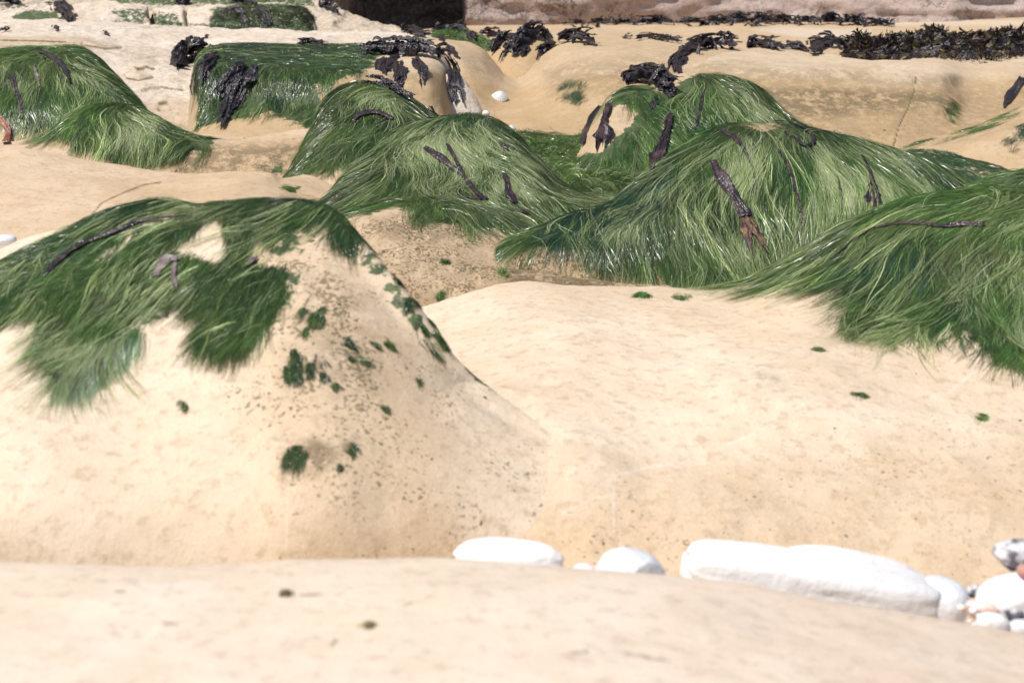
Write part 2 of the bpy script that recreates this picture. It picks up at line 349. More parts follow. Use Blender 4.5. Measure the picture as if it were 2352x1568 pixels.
R0 = rock('R0', 'rock', 'flat smooth pale rock slab across the very front, out of focus', 'slab', -300, 2650, [
 [(-300,1300,.86),(0,1290,.86),(200,1299,.86),(350,1301,.86),(600,1289,.86),(850,1281,.86),(1050,1282,.86),(1250,1300,.86),(1530,1322,.86),(1700,1340,.86),(1850,1368,.86),(2000,1395,.86),(2150,1420,.86),(2352,1452,.86),(2650,1490,.86)],
 [(-300,1345,.80),(0,1340,.80),(600,1340,.80),(1050,1335,.80),(1530,1375,.80),(2000,1445,.80),(2352,1500,.80),(2650,1540,.80)],
 [(-300,1430,.72),(0,1440,.73),(1200,1440,.73),(2000,1520,.73),(2352,1580,.73),(2650,1620,.73)],
 [(-300,1590,.64),(1200,1600,.64),(2352,1700,.64),(2650,1740,.64)], [(-300,2000,.48),(2650,2060,.48)]],
 step=5, amp=.5, drop=.4, paint=[('t', [(1310,1494),(1350,1492),(1352,1500),(1312,1501)], .7, 3, 3), ('t', [(1408,1492),(1440,1494),(1500,1508),(1540,1516),(1500,1514),(1420,1502)], .9, 3, 3), ('t', [(375,1427),(410,1425),(412,1437),(378,1438)], .8, 4, 3), ('t', [(755,1480),(770,1466),(777,1470),(760,1486)], .9, 3, 3), ('t', [(265,1356),(288,1355),(288,1361),(266,1361)], .8, 3, 3), ('t', [(690,1364),(740,1360),(742,1366),(690,1368)], .9, 3, 3), ('t', [(925,1388),(948,1380),(950,1386),(930,1392)], .6, 3, 3), ('t', [(2088,1418),(2100,1416),(2100,1424),(2088,1424)], .9, 3, 3), ('b', [(1500,1280),(2650,1400),(2650,1800),(1700,1560)], .4, 120, 50), ('v', [(460,1392),(500,1398),(445,1402)], .3, 5)],
 veins=[([(325,1330),(335,1345),(480,1342)], 6)])
R1b = rock('R1b', 'rock', 'low pale rock rising just behind the seaweed mound at the left edge', 'near', -300, 420, [
 [(-300,640,1.74),(-80,594,1.77),(0,572,1.78),(60,547,1.8),(150,522,1.8),(260,503,1.8),(420,500,1.8)], [(-300,690,1.65),(0,640,1.7),(420,570,1.7)], [(-300,760,1.58),(0,720,1.6),(420,650,1.6)]], amp=.5)
R6 = rock('R6', 'rock', 'smooth pale pinkish rock slope in the left middle behind the near seaweed mound', 'mid', -300, 950, [
 [(-300,330,2.5),(0,335,2.5),(100,345,2.5),(200,362,2.48),(300,377,2.46),(380,392,2.44),(430,398,2.43),(500,393,2.43),(560,392,2.43),(620,400,2.43),(645,412,2.45),(700,398,2.55),(790,385,2.6),(950,380,2.6)],
 [(-300,390,2.35),(0,390,2.35),(200,405,2.33),(400,430,2.3),(550,432,2.28),(700,430,2.42),(800,430,2.5),(950,430,2.5)],
 [(-300,470,2.15),(400,470,2.15),(600,470,2.15),(700,470,2.28),(950,470,2.4)], [(-300,550,2.0),(500,550,2.0),(800,550,2.2),(950,550,2.3)], [(-300,650,1.88),(500,650,1.9),(950,650,2.1)]],
 paint=[('s', [(0,330),(900,380),(900,600),(0,600)], .22, 30), ('b', [(200,400),(700,400),(850,430),(700,500),(300,500)], .35, 40), ('g', [(640,430),(690,428),(680,440)], .7, 6)], cracks=[([(210,495),(235,465),(290,440),(330,425),(370,418)], 2.2, .001)], amp=.9)
HAIRB = [(735,470),(800,380),(880,290),(960,250),(1100,235),(1200,290),(1300,300),(1460,420),(1480,500),(1350,520),(1250,520),(1185,528),(1120,520),(1040,508),(990,492),(900,470),(850,480),(800,495),(770,490)]
R4b = rock('R4b', 'rock', 'central rounded rock hump under a wig of pale streaked seaweed with bare tan foot', 'mid', 600, 1700, [
 [(600,560,2.12),(680,500,2.22),(740,467,2.28),(800,398,2.36),(860,343,2.42),(900,305,2.47),(960,279,2.5),(1020,268,2.5),(1090,265,2.5),(1140,278,2.48),(1190,312,2.45),(1235,362,2.42),(1290,420,2.4),(1400,452,2.38),(1700,480,2.38)],
 [(600,600,2.05),(700,520,2.16),(800,445,2.26),(900,370,2.34),(1000,335,2.38),(1090,335,2.38),(1190,375,2.34),(1300,446,2.34),(1400,468,2.33),(1700,500,2.32)],
 [(600,620,2.0),(740,520,2.10),(850,470,2.17),(950,440,2.22),(1050,435,2.23),(1150,455,2.22),(1300,475,2.25),(1500,500,2.25),(1700,540,2.2)],
 [(600,650,1.97),(760,530,2.05),(830,497,2.09),(900,482,2.11),(960,490,2.11),(1050,520,2.08),(1150,542,2.09),(1300,545,2.16),(1500,560,2.16),(1700,600,2.1)],
 [(600,700,1.95),(800,590,1.98),(1000,590,1.98),(1200,610,2.0),(1700,640,2.0)], [(600,760,1.9),(800,690,1.9),(1700,720,1.9)]],
 step=3.3, paint=[('g', HAIRB, 1, 10, 14), ('s', [(780,470),(1500,540),(1600,720),(800,760)], 1.0, 30), ('t', [(830,480),(960,485),(1060,530),(1000,580),(860,540)], .7, 30), ('t', [(1120,560),(1500,590),(1500,700),(1150,680)], 1, 30), ('t', [(850,560),(1500,600),(1500,760),(850,760)], .45, 30), ('b', [(780,470),(1500,540),(1600,720),(800,760)], .5, 30)])
HAIRA = [(1165,545),(1250,490),(1400,430),(1560,320),(1660,240),(1960,260),(2150,330),(2300,420),(2450,560),(2400,660),(1680,640),(1600,625),(1500,610),(1430,585),(1390,560),(1360,545),(1260,560),(1200,562)]
R4a = rock('R4a', 'rock', 'large rounded rock hump right of centre hung with long pale and green seaweed', 'mid', 1060, 2500, [
 [(1060,650,2.0),(1110,590,2.05),(1160,551,2.08),(1250,518,2.10),(1330,490,2.13),(1400,464,2.17),(1480,404,2.22),(1560,348,2.28),(1640,300,2.32),(1700,286,2.33),(1780,283,2.34),(1860,297,2.34),(1960,319,2.33),(2060,348,2.32),(2150,378,2.3),(2210,413,2.28),(2300,460,2.25),(2500,540,2.2)],
 [(1060,665,1.98),(1160,570,2.03),(1250,543,2.05),(1400,500,2.10),(1500,450,2.15),(1600,390,2.2),(1700,350,2.22),(1850,350,2.23),(2000,385,2.22),(2150,440,2.2),(2300,500,2.17),(2500,560,2.1)],
 [(1060,680,1.96),(1200,590,1.99),(1400,555,2.02),(1500,520,2.06),(1600,490,2.1),(1800,460,2.12),(2000,470,2.12),(2500,600,2.05)],
 [(1060,700,1.95),(1400,615,1.98),(1600,600,2.02),(2000,600,2.03),(2500,680,2.0)], [(1060,780,1.9),(1400,700,1.93),(2500,740,1.93)]],
 step=3.3, paint=[('g', HAIRA, 1, 10, 14), ('s', [(1100,560),(1500,600),(1700,640),(1700,760),(1100,760)], 1.0, 30), ('t', [(1300,560),(1450,590),(1500,650),(1350,640)], .85, 25), ('b', [(1100,540),(2000,600),(2000,760),(1100,760)], .7, 30),
   ('b', [(1700,275),(1800,275),(1800,300),(1720,305)], 1, 5)])
R4a.ma[..., 0] *= 1 - .8 * pmask(R4a.px, R4a.py, [(1700,285),(1760,278),(1810,290),(1760,303),(1710,300)], 6)
R13 = rock('R13', 'rock', 'small bright green hump at the right edge behind the near seaweed hump', 'mid', 2140, 2650, [
 [(2140,475,2.18),(2200,439,2.2),(2260,413,2.23),(2310,398,2.24),(2352,389,2.25),(2650,372,2.25)], [(2140,500,2.12),(2352,430,2.13),(2650,420,2.13)], [(2140,560,2.0),(2650,500,2.02)]], paint=[('g', None, 1, 10)])
HAIRC = [(1395,245),(1415,200),(1480,195),(1520,215),(1560,195),(1640,150),(1760,180),(1900,280),(2150,370),(2100,560),(1290,560),(1310,360),(1390,350),(1400,335),(1440,300),(1470,262),(1450,240)]
R5b = rock('R5b', 'rock', 'golden boulder with black kelp on its crown and shaggy green seaweed over its right side', 'gold', 1290, 2100, [
 [(1290,420,2.75),(1320,365,2.8),(1345,310,2.83),(1370,258,2.9),(1400,221,2.92),(1440,201,2.95),(1500,200,2.97),(1550,179,3.0),(1600,173,3.0),(1660,178,3.0),(1710,188,3.0),(1750,213,2.98),(1790,252,2.95),(1830,284,2.93),(1900,312,2.9),(2100,380,2.85)],
 [(1290,430,2.7),(1345,335,2.77),(1400,258,2.8),(1450,232,2.84),(1550,222,2.87),(1650,220,2.88),(1740,260,2.86),(1800,300,2.84),(2100,400,2.75)],
 [(1290,440,2.65),(1350,370,2.68),(1400,330,2.7),(1500,310,2.72),(1650,310,2.74),(1800,350,2.72),(2100,420,2.65)],
 [(1290,460,2.58),(1400,410,2.6),(1550,400,2.6),(1700,400,2.6),(2100,460,2.55)], [(1290,520,2.45),(2100,520,2.45)]], paint=[('g', HAIRC, 1, 8, 12), ('s', None, .3, 5), ('b', None, .6, 5)])
R5a = rock('R5a', 'rock', 'low rock basin filled with wet bright green weed between the central humps', 'mid', 1100, 1650, [
 [(1100,292,3.05),(1190,307,3.05),(1345,310,3.05),(1650,320,3.0)], [(1100,330,2.85),(1190,345,2.85),(1345,350,2.85),(1650,360,2.85)], [(1100,400,2.65),(1345,405,2.62),(1650,410,2.6)], [(1100,460,2.5),(1345,460,2.48),(1650,460,2.48)], [(1100,540,2.4),(1650,540,2.4)]], paint=[('g', None, 1, 5)])
HAIRD = [(660,400),(680,330),(730,210),(800,150),(900,160),(1130,300),(1130,420),(900,400),(800,372),(740,380),(690,382)]
RD = rock('RD', 'rock', 'green seaweed covered rock lump left of the central hump', 'mid', 600, 1130, [
 [(600,470,2.6),(640,430,2.62),(670,393,2.65),(700,338,2.7),(725,278,2.75),(745,228,2.78),(780,199,2.8),(830,187,2.82),(880,193,2.82),(930,216,2.8),(980,246,2.78),(1030,278,2.75),(1130,325,2.7)],
 [(600,480,2.55),(680,400,2.58),(730,330,2.63),(780,270,2.68),(850,245,2.7),(930,265,2.68),(1000,300,2.65),(1130,350,2.6)], [(600,490,2.5),(700,400,2.55),(800,340,2.58),(900,330,2.58),(1130,380,2.52)], [(600,500,2.46),(750,420,2.5),(900,400,2.5),(1130,430,2.46)], [(600,560,2.4),(1130,520,2.4)]], paint=[('g', HAIRD, 1, 8, 12)])
HAIRE = [(105,310),(150,240),(260,215),(340,230),(400,270),(490,308),(478,345),(400,340),(350,350),(330,360),(260,345),(200,332),(165,330),(165,290)]
R7 = rock('R7', 'rock', 'low tan rock with a fan of seaweed at left and mottled bare right end', 'mid', -300, 850, [
 [(-300,330,2.85),(0,325,2.85),(60,318,2.85),(110,302,2.85),(150,268,2.85),(200,245,2.85),(260,238,2.85),(320,246,2.85),(370,273,2.83),(420,300,2.82),(480,316,2.8),(560,321,2.8),(640,310,2.82),(700,300,2.85),(850,282,2.9)],
 [(-300,345,2.75),(60,340,2.75),(150,310,2.75),(260,285,2.76),(350,305,2.74),(480,335,2.72),(700,330,2.75),(850,320,2.78)], [(-300,380,2.68),(100,360,2.68),(260,340,2.7),(500,375,2.66),(700,370,2.68),(850,370,2.68)], [(-300,430,2.6),(850,430,2.6)], [(-300,520,2.5),(850,520,2.5)]],
 paint=[('g', HAIRE, 1, 8, 12), ('s', [(340,330),(850,300),(850,460),(340,460)], .75, 15), ('t', [(440,325),(700,315),(690,410),(400,400)], .9, 22), ('b', [(340,330),(850,300),(850,460),(340,460)], .8, 20), ('g', [(620,390),(650,375),(640,412)], .6, 8)])
HAIRF = [(-300,90),(60,92),(190,90),(240,125),(330,215),(345,262),(300,262),(270,290),(215,295),(120,290),(60,268),(30,262),(-300,270)]
RF = rock('RF', 'rock', 'big rounded hump at the far left edge with long seaweed hanging down', 'mid', -300, 560, [
 [(-300,117,3.4),(0,111,3.4),(60,109,3.4),(130,108,3.4),(180,111,3.38),(215,128,3.35),(250,155,3.3),(290,193,3.25),(320,228,3.2),(350,264,3.15),(400,293,3.12),(460,306,3.1),(560,320,3.1)],
 [(-300,160,3.2),(0,155,3.2),(130,150,3.2),(200,170,3.18),(260,210,3.13),(320,255,3.08),(400,305,3.04),(560,340,3.0)], [(-300,240,3.05),(0,240,3.05),(200,250,3.05),(300,280,3.02),(400,320,3.0),(560,355,2.97)], [(-300,330,2.97),(200,330,2.97),(560,380,2.92)], [(-300,400,2.9),(560,420,2.88)]],
 paint=[('g', HAIRF, 1, 7, 10), ('b', None, .3, 4)])
for hp in ([(182,125),(205,128),(225,160),(205,155)], [(-50,112),(100,110),(90,122),(-50,122)]): RF.ma[..., 0] *= 1 - .85 * pmask(RF.px, RF.py, hp, 5)
HAIR8 = [(452,290),(452,130),(480,90),(600,85),(900,92),(830,170),(720,195),(745,240),(750,300),(700,285),(620,262),(560,272),(480,285)]
R8 = rock('R8', 'rock', 'block shaped golden ledge with green weed on its left and black kelp over its corners', 'gold', 420, 1060, [
 [(420,300,3.8),(436,190,3.85),(455,122,3.9),(500,101,3.95),(600,98,4.0),(800,103,4.0),(900,103,3.95),(980,106,3.9),(1015,117,3.8),(1035,152,3.75),(1042,200,3.7),(1060,300,3.65)],
 [(420,310,3.6),(440,210,3.55),(456,158,3.5),(500,145,3.48),(600,148,3.47),(800,155,3.46),(900,158,3.45),(980,160,3.45),(1015,185,3.48),(1035,230,3.52),(1060,320,3.5)],
 [(420,315,3.5),(442,230,3.44),(458,185,3.40),(600,180,3.38),(800,188,3.37),(980,195,3.37),(1015,215,3.40),(1040,260,3.46),(1060,325,3.46)],
 [(420,320,3.42),(448,260,3.36),(500,235,3.34),(700,240,3.32),(900,245,3.32),(1010,255,3.34),(1060,330,3.4)], [(420,330,3.3),(500,290,3.25),(700,290,3.2),(900,295,3.2),(1060,340,3.25)], [(420,360,3.1),(1060,350,3.05)]],
 step=3, paint=[('g', HAIR8, .85, 8, 12), ('b', [(440,160),(1060,165),(1060,400),(440,400)], .9, 10), ('t', [(600,160),(1000,165),(1000,190),(600,180)], .5, 10)], amp=.7)
R9b = rock('R9b', 'rock', 'rough cream rock block wedged in the gap right of the block shaped ledge', 'cream', 990, 1140, [
 [(990,168,3.62),(1040,166,3.62),(1058,172,3.62),(1074,188,3.6),(1088,210,3.58),(1100,240,3.56),(1112,262,3.55),(1140,320,3.5)], [(990,200,3.55),(1070,215,3.54),(1140,335,3.48)], [(990,340,3.42),(1140,350,3.42)]], step=2.5, rough=.006, amp=.8)
R9 = rock('R9', 'rock', 'golden rock with a smooth scooped valley behind the centre', 'gold', 960, 1700, [
 [(960,92,4.3),(1060,100,4.3),(1105,114,4.25),(1135,147,4.2),(1160,176,4.15),(1190,184,4.15),(1215,168,4.15),(1245,132,4.2),(1290,107,4.25),(1380,95,4.3),(1480,97,4.3),(1560,105,4.3),(1700,112,4.3)],
 [(960,135,3.95),(1050,135,3.92),(1110,165,3.9),(1160,198,3.92),(1200,203,3.95),(1250,175,3.92),(1320,145,3.85),(1450,133,3.82),(1560,143,3.82),(1700,155,3.85)],
 [(960,210,3.7),(1080,210,3.7),(1150,230,3.75),(1210,230,3.75),(1300,215,3.66),(1450,200,3.62),(1700,210,3.65)], [(960,290,3.45),(1150,285,3.45),(1300,285,3.45),(1700,290,3.45)], [(960,380,3.15),(1700,380,3.15)]],
 step=3, paint=[('b', None, .55, 5), ('b', [(1060,150),(1160,200),(1240,190),(1330,160),(1600,170),(1700,420),(1050,420)], 1, 15), ('s', [(1250,100),(1600,100),(1600,300),(1250,300)], .35, 20), ('t', [(1240,150),(1460,120),(1560,170),(1400,215),(1260,220)], .5, 22), ('t', [(1060,120),(1120,130),(1150,170),(1090,170)], .35, 15)])
R10 = rock('R10', 'rock', 'long rounded golden ledge with a pale top running across the upper right', 'gold', 1500, 2650, [
 [(1500,230,4.0),(1540,178,4.1),(1565,142,4.2),(1600,122,4.25),(1660,115,4.3),(1750,116,4.3),(1850,122,4.3),(2000,128,4.3),(2100,125,4.3),(2200,118,4.35),(2352,116,4.35),(2650,114,4.4)],
 [(1500,255,3.8),(1550,198,3.75),(1600,165,3.72),(1700,152,3.7),(1900,157,3.7),(2050,160,3.7),(2150,165,3.72),(2220,170,3.85),(2352,160,3.9),(2650,160,3.9)],
 [(1500,275,3.7),(1550,225,3.64),(1600,200,3.60),(1700,188,3.60),(1900,193,3.60),(2050,195,3.60),(2160,200,3.63),(2215,205,3.76),(2352,195,3.76),(2650,195,3.76)],
 [(1500,290,3.66),(1600,230,3.54),(1700,225,3.53),(1900,230,3.525),(2100,232,3.53),(2180,235,3.56),(2230,235,3.68),(2352,230,3.72),(2650,230,3.72)],
 [(1500,320,3.55),(1700,285,3.41),(2000,290,3.40),(2200,290,3.46),(2650,290,3.52)], [(1500,370,3.25),(2650,370,3.25)], [(1500,440,3.1),(2650,440,3.1)]],
 step=3.3, paint=[('b', [(1500,190),(1600,165),(2000,185),(2400,185),(2700,190),(2700,500),(1500,500)], 1, 25, 15), ('t', [(1560,225),(1700,195),(1900,200),(2180,205),(2230,240),(2000,262),(1750,290)], 1, 24, 18), ('t', [(1500,180),(2650,190),(2650,420),(1500,420)], .3, 20, 16), ('t', [(1560,160),(1640,140),(2100,170),(2200,170),(2200,200),(1600,200)], .5, 18, 16), ('t', [(1700,270),(2100,290),(2100,330),(1800,310)], .35, 20, 16), ('t', [(2100,215),(2220,210),(2340,230),(2320,320),(2080,330)], .4, 25), ('s', [(1500,200),(2700,200),(2700,500),(1500,500)], .5, 20)],
 cracks=[([(2103,178),(2100,210),(2085,250),(2065,290),(2050,345)], 2, .002)])
R11 = rock('R11', 'rock', 'golden rock spur rising to the right edge with thin green streaks', 'gold', 1950, 2650, [
 [(1950,372,3.3),(2040,348,3.3),(2120,324,3.3),(2230,292,3.3),(2300,264,3.3),(2352,242,3.3),(2450,214,3.3),(2650,205,3.3)], [(1950,400,3.15),(2100,370,3.15),(2352,310,3.12),(2650,280,3.1)], [(1950,460,3.0),(2352,400,2.98),(2650,380,2.98)], [(1950,520,2.9),(2650,500,2.9)]],
 paint=[('b', None, .8, 5), ('t', [(2050,335),(2200,280),(2352,225),(2352,300),(2240,325),(2150,340)], .3, 12)])
HAIR12 = [(2030,380),(2050,335),(2170,330),(2250,352),(2310,385),(2300,420),(2240,450),(2000,450)]
R12 = rock('R12', 'rock', 'low smooth rock with thin combed green weed below the golden spur', 'gold', 1950, 2650, [
 [(1950,385,2.85),(2040,352,2.87),(2110,343,2.88),(2180,348,2.88),(2240,365,2.87),(2300,386,2.86),(2352,400,2.85),(2650,440,2.8)], [(1950,420,2.72),(2180,395,2.74),(2352,430,2.7),(2650,470,2.65)], [(1950,500,2.6),(2650,540,2.5)]], paint=[('g', HAIR12, .6, 8, 10), ('b', None, .4, 5)])
B1 = rock('B1', 'rock', 'long cream rock terrace across the upper left with pitted front', 'cream', -300, 1250, [
 [(-300,50,5.2),(0,50,5.2),(100,54,5.2),(200,52,5.2),(400,62,5.1),(520,65,5.1),(650,65,5.1),(720,74,5.1),(850,80,5.0),(930,82,4.95),(1000,94,4.8),(1080,112,4.6),(1250,200,4.5)],
 [(-300,78,4.7),(0,78,4.7),(200,86,4.65),(450,95,4.6),(800,100,4.5),(1000,112,4.4),(1250,220,4.3)], [(-300,112,4.2),(0,106,4.2),(200,108,4.2),(280,125,4.15),(350,135,4.1),(450,150,4.05),(1250,240,4.0)], [(-300,200,3.85),(200,180,3.85),(320,190,3.8),(450,210,3.7),(1250,300,3.6)], [(-300,330,3.45),(350,290,3.45),(450,300,3.4),(1250,340,3.4)]],
 step=3, rough=.009, paint=[('b', [(-50,80),(190,85),(270,110),(100,120),(-50,110)], 1, 8), ('b', [(330,230),(460,240),(460,320),(330,320)], .9, 15), ('b', [(260,110),(360,120),(330,200),(290,170)], .5, 15), ('s', [(250,110),(470,110),(470,320),(250,320)], .4, 15)],
 cracks=[([(317,160),(335,155),(352,158)], 5, .02), ([(367,237),(382,236)], 6, .03), ([(190,104),(240,112),(280,110)], 2.5, .01), ([(-50,92),(60,94),(150,97)], 2.5, .012), ([(290,180),(320,185),(350,178)], 3, .01), ([(330,205),(370,200),(420,208)], 2.5, .01)])
B2a = rock('B2a', 'rock', 'row of cream boulders in the upper left with dark green and black weed', 'cream', -300, 800, [
 [(-300,17,5.8),(0,20,5.8),(60,10,5.8),(120,7,5.8),(160,10,5.8),(200,5,5.8),(300,10,5.8),(335,16,5.8),(350,22,5.82),(370,18,5.78),(420,16,5.75),(440,17,5.7),(550,14,5.7),(680,15,5.7),(712,25,5.65),(725,45,5.6),(735,72,5.6),(800,90,5.6)],
 [(-300,30,5.65),(0,32,5.65),(165,26,5.65),(330,28,5.62),(350,36,5.7),(370,30,5.6),(700,30,5.5),(735,80,5.5),(800,100,5.5)], [(-300,50,5.55),(0,48,5.55),(165,44,5.55),(330,48,5.52),(500,50,5.45),(700,52,5.4),(740,90,5.4),(800,110,5.4)], [(-300,80,5.35),(800,110,5.3)]],
 step=2.6, rough=.014, paint=[('g', [(480,60),(490,22),(560,8),(690,12),(722,30),(720,75),(480,70)], .9, 6), ('g', [(250,20),(330,18),(340,50),(290,52)], .55, 6), ('g', [(345,30),(400,28),(420,62),(350,62)], .6, 6), ('g', [(30,36),(60,24),(130,26),(135,46),(30,46)], .9, 5), ('g', [(-50,-5),(70,-5),(60,20),(-50,22)], .6, 6)],
 cracks=[([(345,8),(348,30),(352,62)], 4, .06), ([(162,5),(166,25),(160,52)], 3, .04), ([(428,14),(424,36),(430,60)], 3, .04), ([(160,47),(250,50),(340,48),(430,56),(560,62)], 2.2, .03)])
B2b = rock('B2b', 'rock', 'pale boulder pile behind the cream boulders descending to the cave mouth', 'cream', -300, 1050, [
 [(-300,-60,6.6),(650,-60,6.6),(720,-40,6.6),(750,-5,6.6),(778,8,6.5),(795,26,6.4),(840,42,6.3),(900,55,6.2),(935,70,6.1),(1050,95,6)], [(-300,0,6.3),(700,0,6.3),(760,22,6.2),(800,50,6.1),(900,70,6.0),(1050,110,5.9)], [(-300,90,5.9),(1050,130,5.7)]],
 step=2.6, rough=.02, paint=[('g', [(250,-30),(720,-30),(720,14),(250,8)], .75, 6), ('t', None, .35, 5), ('b', None, .3, 5)])
B3 = rock('B3', 'rock', 'flat golden and white ledge stretching along the foot of the cliff', 'gold', 900, 2650, [
 [(900,82,7.0),(1000,72,7.0),(1070,63,7.2),(1300,59,7.2),(1700,57,7.2),(2000,56,7.2),(2100,51,7.2),(2352,47,7.2),(2650,47,7.2)], [(900,90,6.2),(1100,74,6.2),(1400,71,6.2),(1600,67,6.2),(1720,65,6.3),(1800,63,6.3),(1900,66,6.2),(2050,74,6.2),(2352,66,6.2),(2650,66,6.2)],
 [(900,110,5.4),(1300,85,5.4),(1700,88,5.4),(1850,92,5.4),(2000,86,5.4),(2650,84,5.4)], [(900,130,4.8),(2650,112,4.8)], [(900,170,4.5),(2650,150,4.5)]], step=4, paint=[('b', None, .5, 5), ('v', [(1730,68),(1800,62),(2000,68),(2000,85),(1900,90),(1820,86),(1760,74)], 1, 5), ('v', [(2050,50),(2700,46),(2700,56),(2050,60)], .9, 4)])
R9c = rock('R9c', 'rock', 'golden lump behind the scooped valley draped with black kelp', 'gold', 1080, 1320, [
 [(1080,190,4.6),(1110,142,4.6),(1138,107,4.65),(1170,87,4.7),(1210,74,4.7),(1245,72,4.7),(1265,87,4.7),(1285,117,4.65),(1320,175,4.6)], [(1080,200,4.5),(1170,120,4.5),(1250,115,4.5),(1320,190,4.5)], [(1080,210,4.4),(1200,175,4.38),(1320,210,4.4)], [(1080,250,4.3),(1320,250,4.3)]], step=2.6, paint=[('b', None, 1, 5)])
R9d = rock('R9d', 'rock', 'small green stained lump under black kelp beside the cave', 'gold', 890, 1160, [
 [(890,120,4.75),(940,90,4.8),(980,74,4.85),(1030,68,4.85),(1080,72,4.85),(1120,87,4.8),(1160,115,4.75)], [(890,130,4.7),(1030,86,4.75),(1160,125,4.7)], [(890,160,4.6),(1160,160,4.6)]], step=2.6, paint=[('g', [(985,68),(1060,66),(1130,90),(1130,120),(1000,112)], .75, 6), ('b', None, .8, 5)])

# cliff at the back: a lit face on the right and a recess on the left, shaded by an unseen buttress added for its shadow
def cliff():
    segs = [(-9, 7.0), (-2.2, 7.2), (-.93, 7.42), (-.88, 7.5), (-.90, 9.0), (-.80, 9.1), (-.32, 9.1), (-.28, 9.0), (-.275, 8.1), (-.255, 8.0), (2, 8.05), (4.2, 7.9), (9, 7.7)]
    pts = []
    for (a, b), (c, d) in zip(segs[:-1], segs[1:]):
        n = max(2, int(math.hypot(c - a, d - b) / .02)); t = np.linspace(0, 1, n, endpoint=False)
        pts += [np.stack([a + (c - a) * t, b + (d - b) * t], 1)]
    pts = np.concatenate(pts); z = np.concatenate([np.arange(-.9, .3, .018), np.arange(.3, 4, .12)])
    P = np.zeros((len(z), len(pts), 3)); P[..., 0] = pts[:, 0]; P[..., 1] = pts[:, 1]; P[..., 2] = z[:, None]
    P[..., 1] += .10 * np.maximum(P[..., 2] + .5, 0)
    Q = P * np.array([1, 1, 2.0])
    n = fbm(Q, 1.3, 4, 2); n2 = fbm(Q, 6, 4, 12); bed = vnoise(np.stack([Q[..., 0] * .15, Q[..., 1] * 0, Q[..., 2]], -1), 7, 4)
    ew = sstep(.0, .4, P[..., 0]) + sstep(-1.0, -1.6, P[..., 0])
    P[..., 1] -= (.12 * n * ew + .06 * n2 + .025 * sstep(-.1, .1, bed))
    P[..., 0] += .05 * fbm(Q, 5, 3, 44)
    mbc = np.zeros(P.shape); mbc[..., 2] = .95 * ((P[..., 0] < -.26) & (P[..., 0] > -1.0)); mbc[..., 2] = np.maximum(mbc[..., 2], .15)  # recess painted dark brown to deepen its shade; thin brown film elsewhere
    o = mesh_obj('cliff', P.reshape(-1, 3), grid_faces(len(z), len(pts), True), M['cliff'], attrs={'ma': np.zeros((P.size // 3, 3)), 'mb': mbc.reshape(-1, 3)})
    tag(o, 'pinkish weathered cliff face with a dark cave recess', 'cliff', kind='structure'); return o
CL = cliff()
# the shore floor under everything
xx = np.linspace(-12, 12, 220); yy = np.linspace(-2, 12, 200); GX, GY = np.meshgrid(xx, yy)
GZ = -.64 + 0 * GX; GP = np.stack([GX, GY, GZ], -1); GP[..., 2] += .04 * fbm(GP, 1.5, 4, 77)
o = mesh_obj('ground', GP.reshape(-1, 3), grid_faces(200, 220), M['mid'], attrs={'ma': np.zeros((GX.size, 3)) + [0, .5, .5], 'mb': np.zeros((GX.size, 3))})
tag(o, 'shore floor under the rocks', 'ground', kind='structure')
# the near mound runs smoothly into the broad slope on its right
def weld(A, B, x0, x1):
    b2 = BVHTree.FromPolygons(B.P.reshape(-1, 3).tolist(), grid_faces(B.nv, B.nu).tolist())
    P = A.P.copy(); W = sstep(x0, x1, A.px + .12 * (1180 - A.py)) ** 1.5
    P0 = P.copy(); W[:A.ci] = 0
    for i, j in zip(*np.nonzero(W > 0)):
        p = Vector(P[i, j]); h = b2.ray_cast(Vector((0, 0, 0)), p.normalized())[0]
        k = 1.12 if h is None else min(1.12, max(.9, h.length / p.length)); w_ = W[i, j]
        P[i, j] = np.array(p) * (1 + (k - 1) * w_ + .004 * w_ ** 6)
    P[:A.ci] += (P - P0)[A.ci][None]
    A.P = P; Su = np.gradient(P, axis=1); Sv = np.gradient(P, axis=0); N = np.cross(Su, Sv); N /= np.linalg.norm(N, axis=2, keepdims=True) + 1e-12
    if N[..., 2].mean() < 0: N = -N
    A.Su, A.Sv, A.N = Su, Sv, N
weld(R1, R2, 900, 1350)
finish_rocks()
#--BVH--
VV, FF, off = [], [], 0
for s in SURF.values():
    f = grid_faces(s.nv, s.nu); VV.append(s.P.reshape(-1, 3)); FF.append(f + off); off += s.nv * s.nu
BV = BVHTree.FromPolygons(np.concatenate(VV).tolist(), np.concatenate(FF).tolist())
def hit(px, py):
    d = at(px, py, 1.0); d = Vector(d).normalized()
    h, n, i, t = BV.ray_cast(Vector((0, 0, 0)), d)
    if h is None: h = Vector(at(px, py, 6.5)); n = Vector((0, -.6, .8))
    if n.dot(d) > 0: n = -n
    return np.array(h), np.array(n)
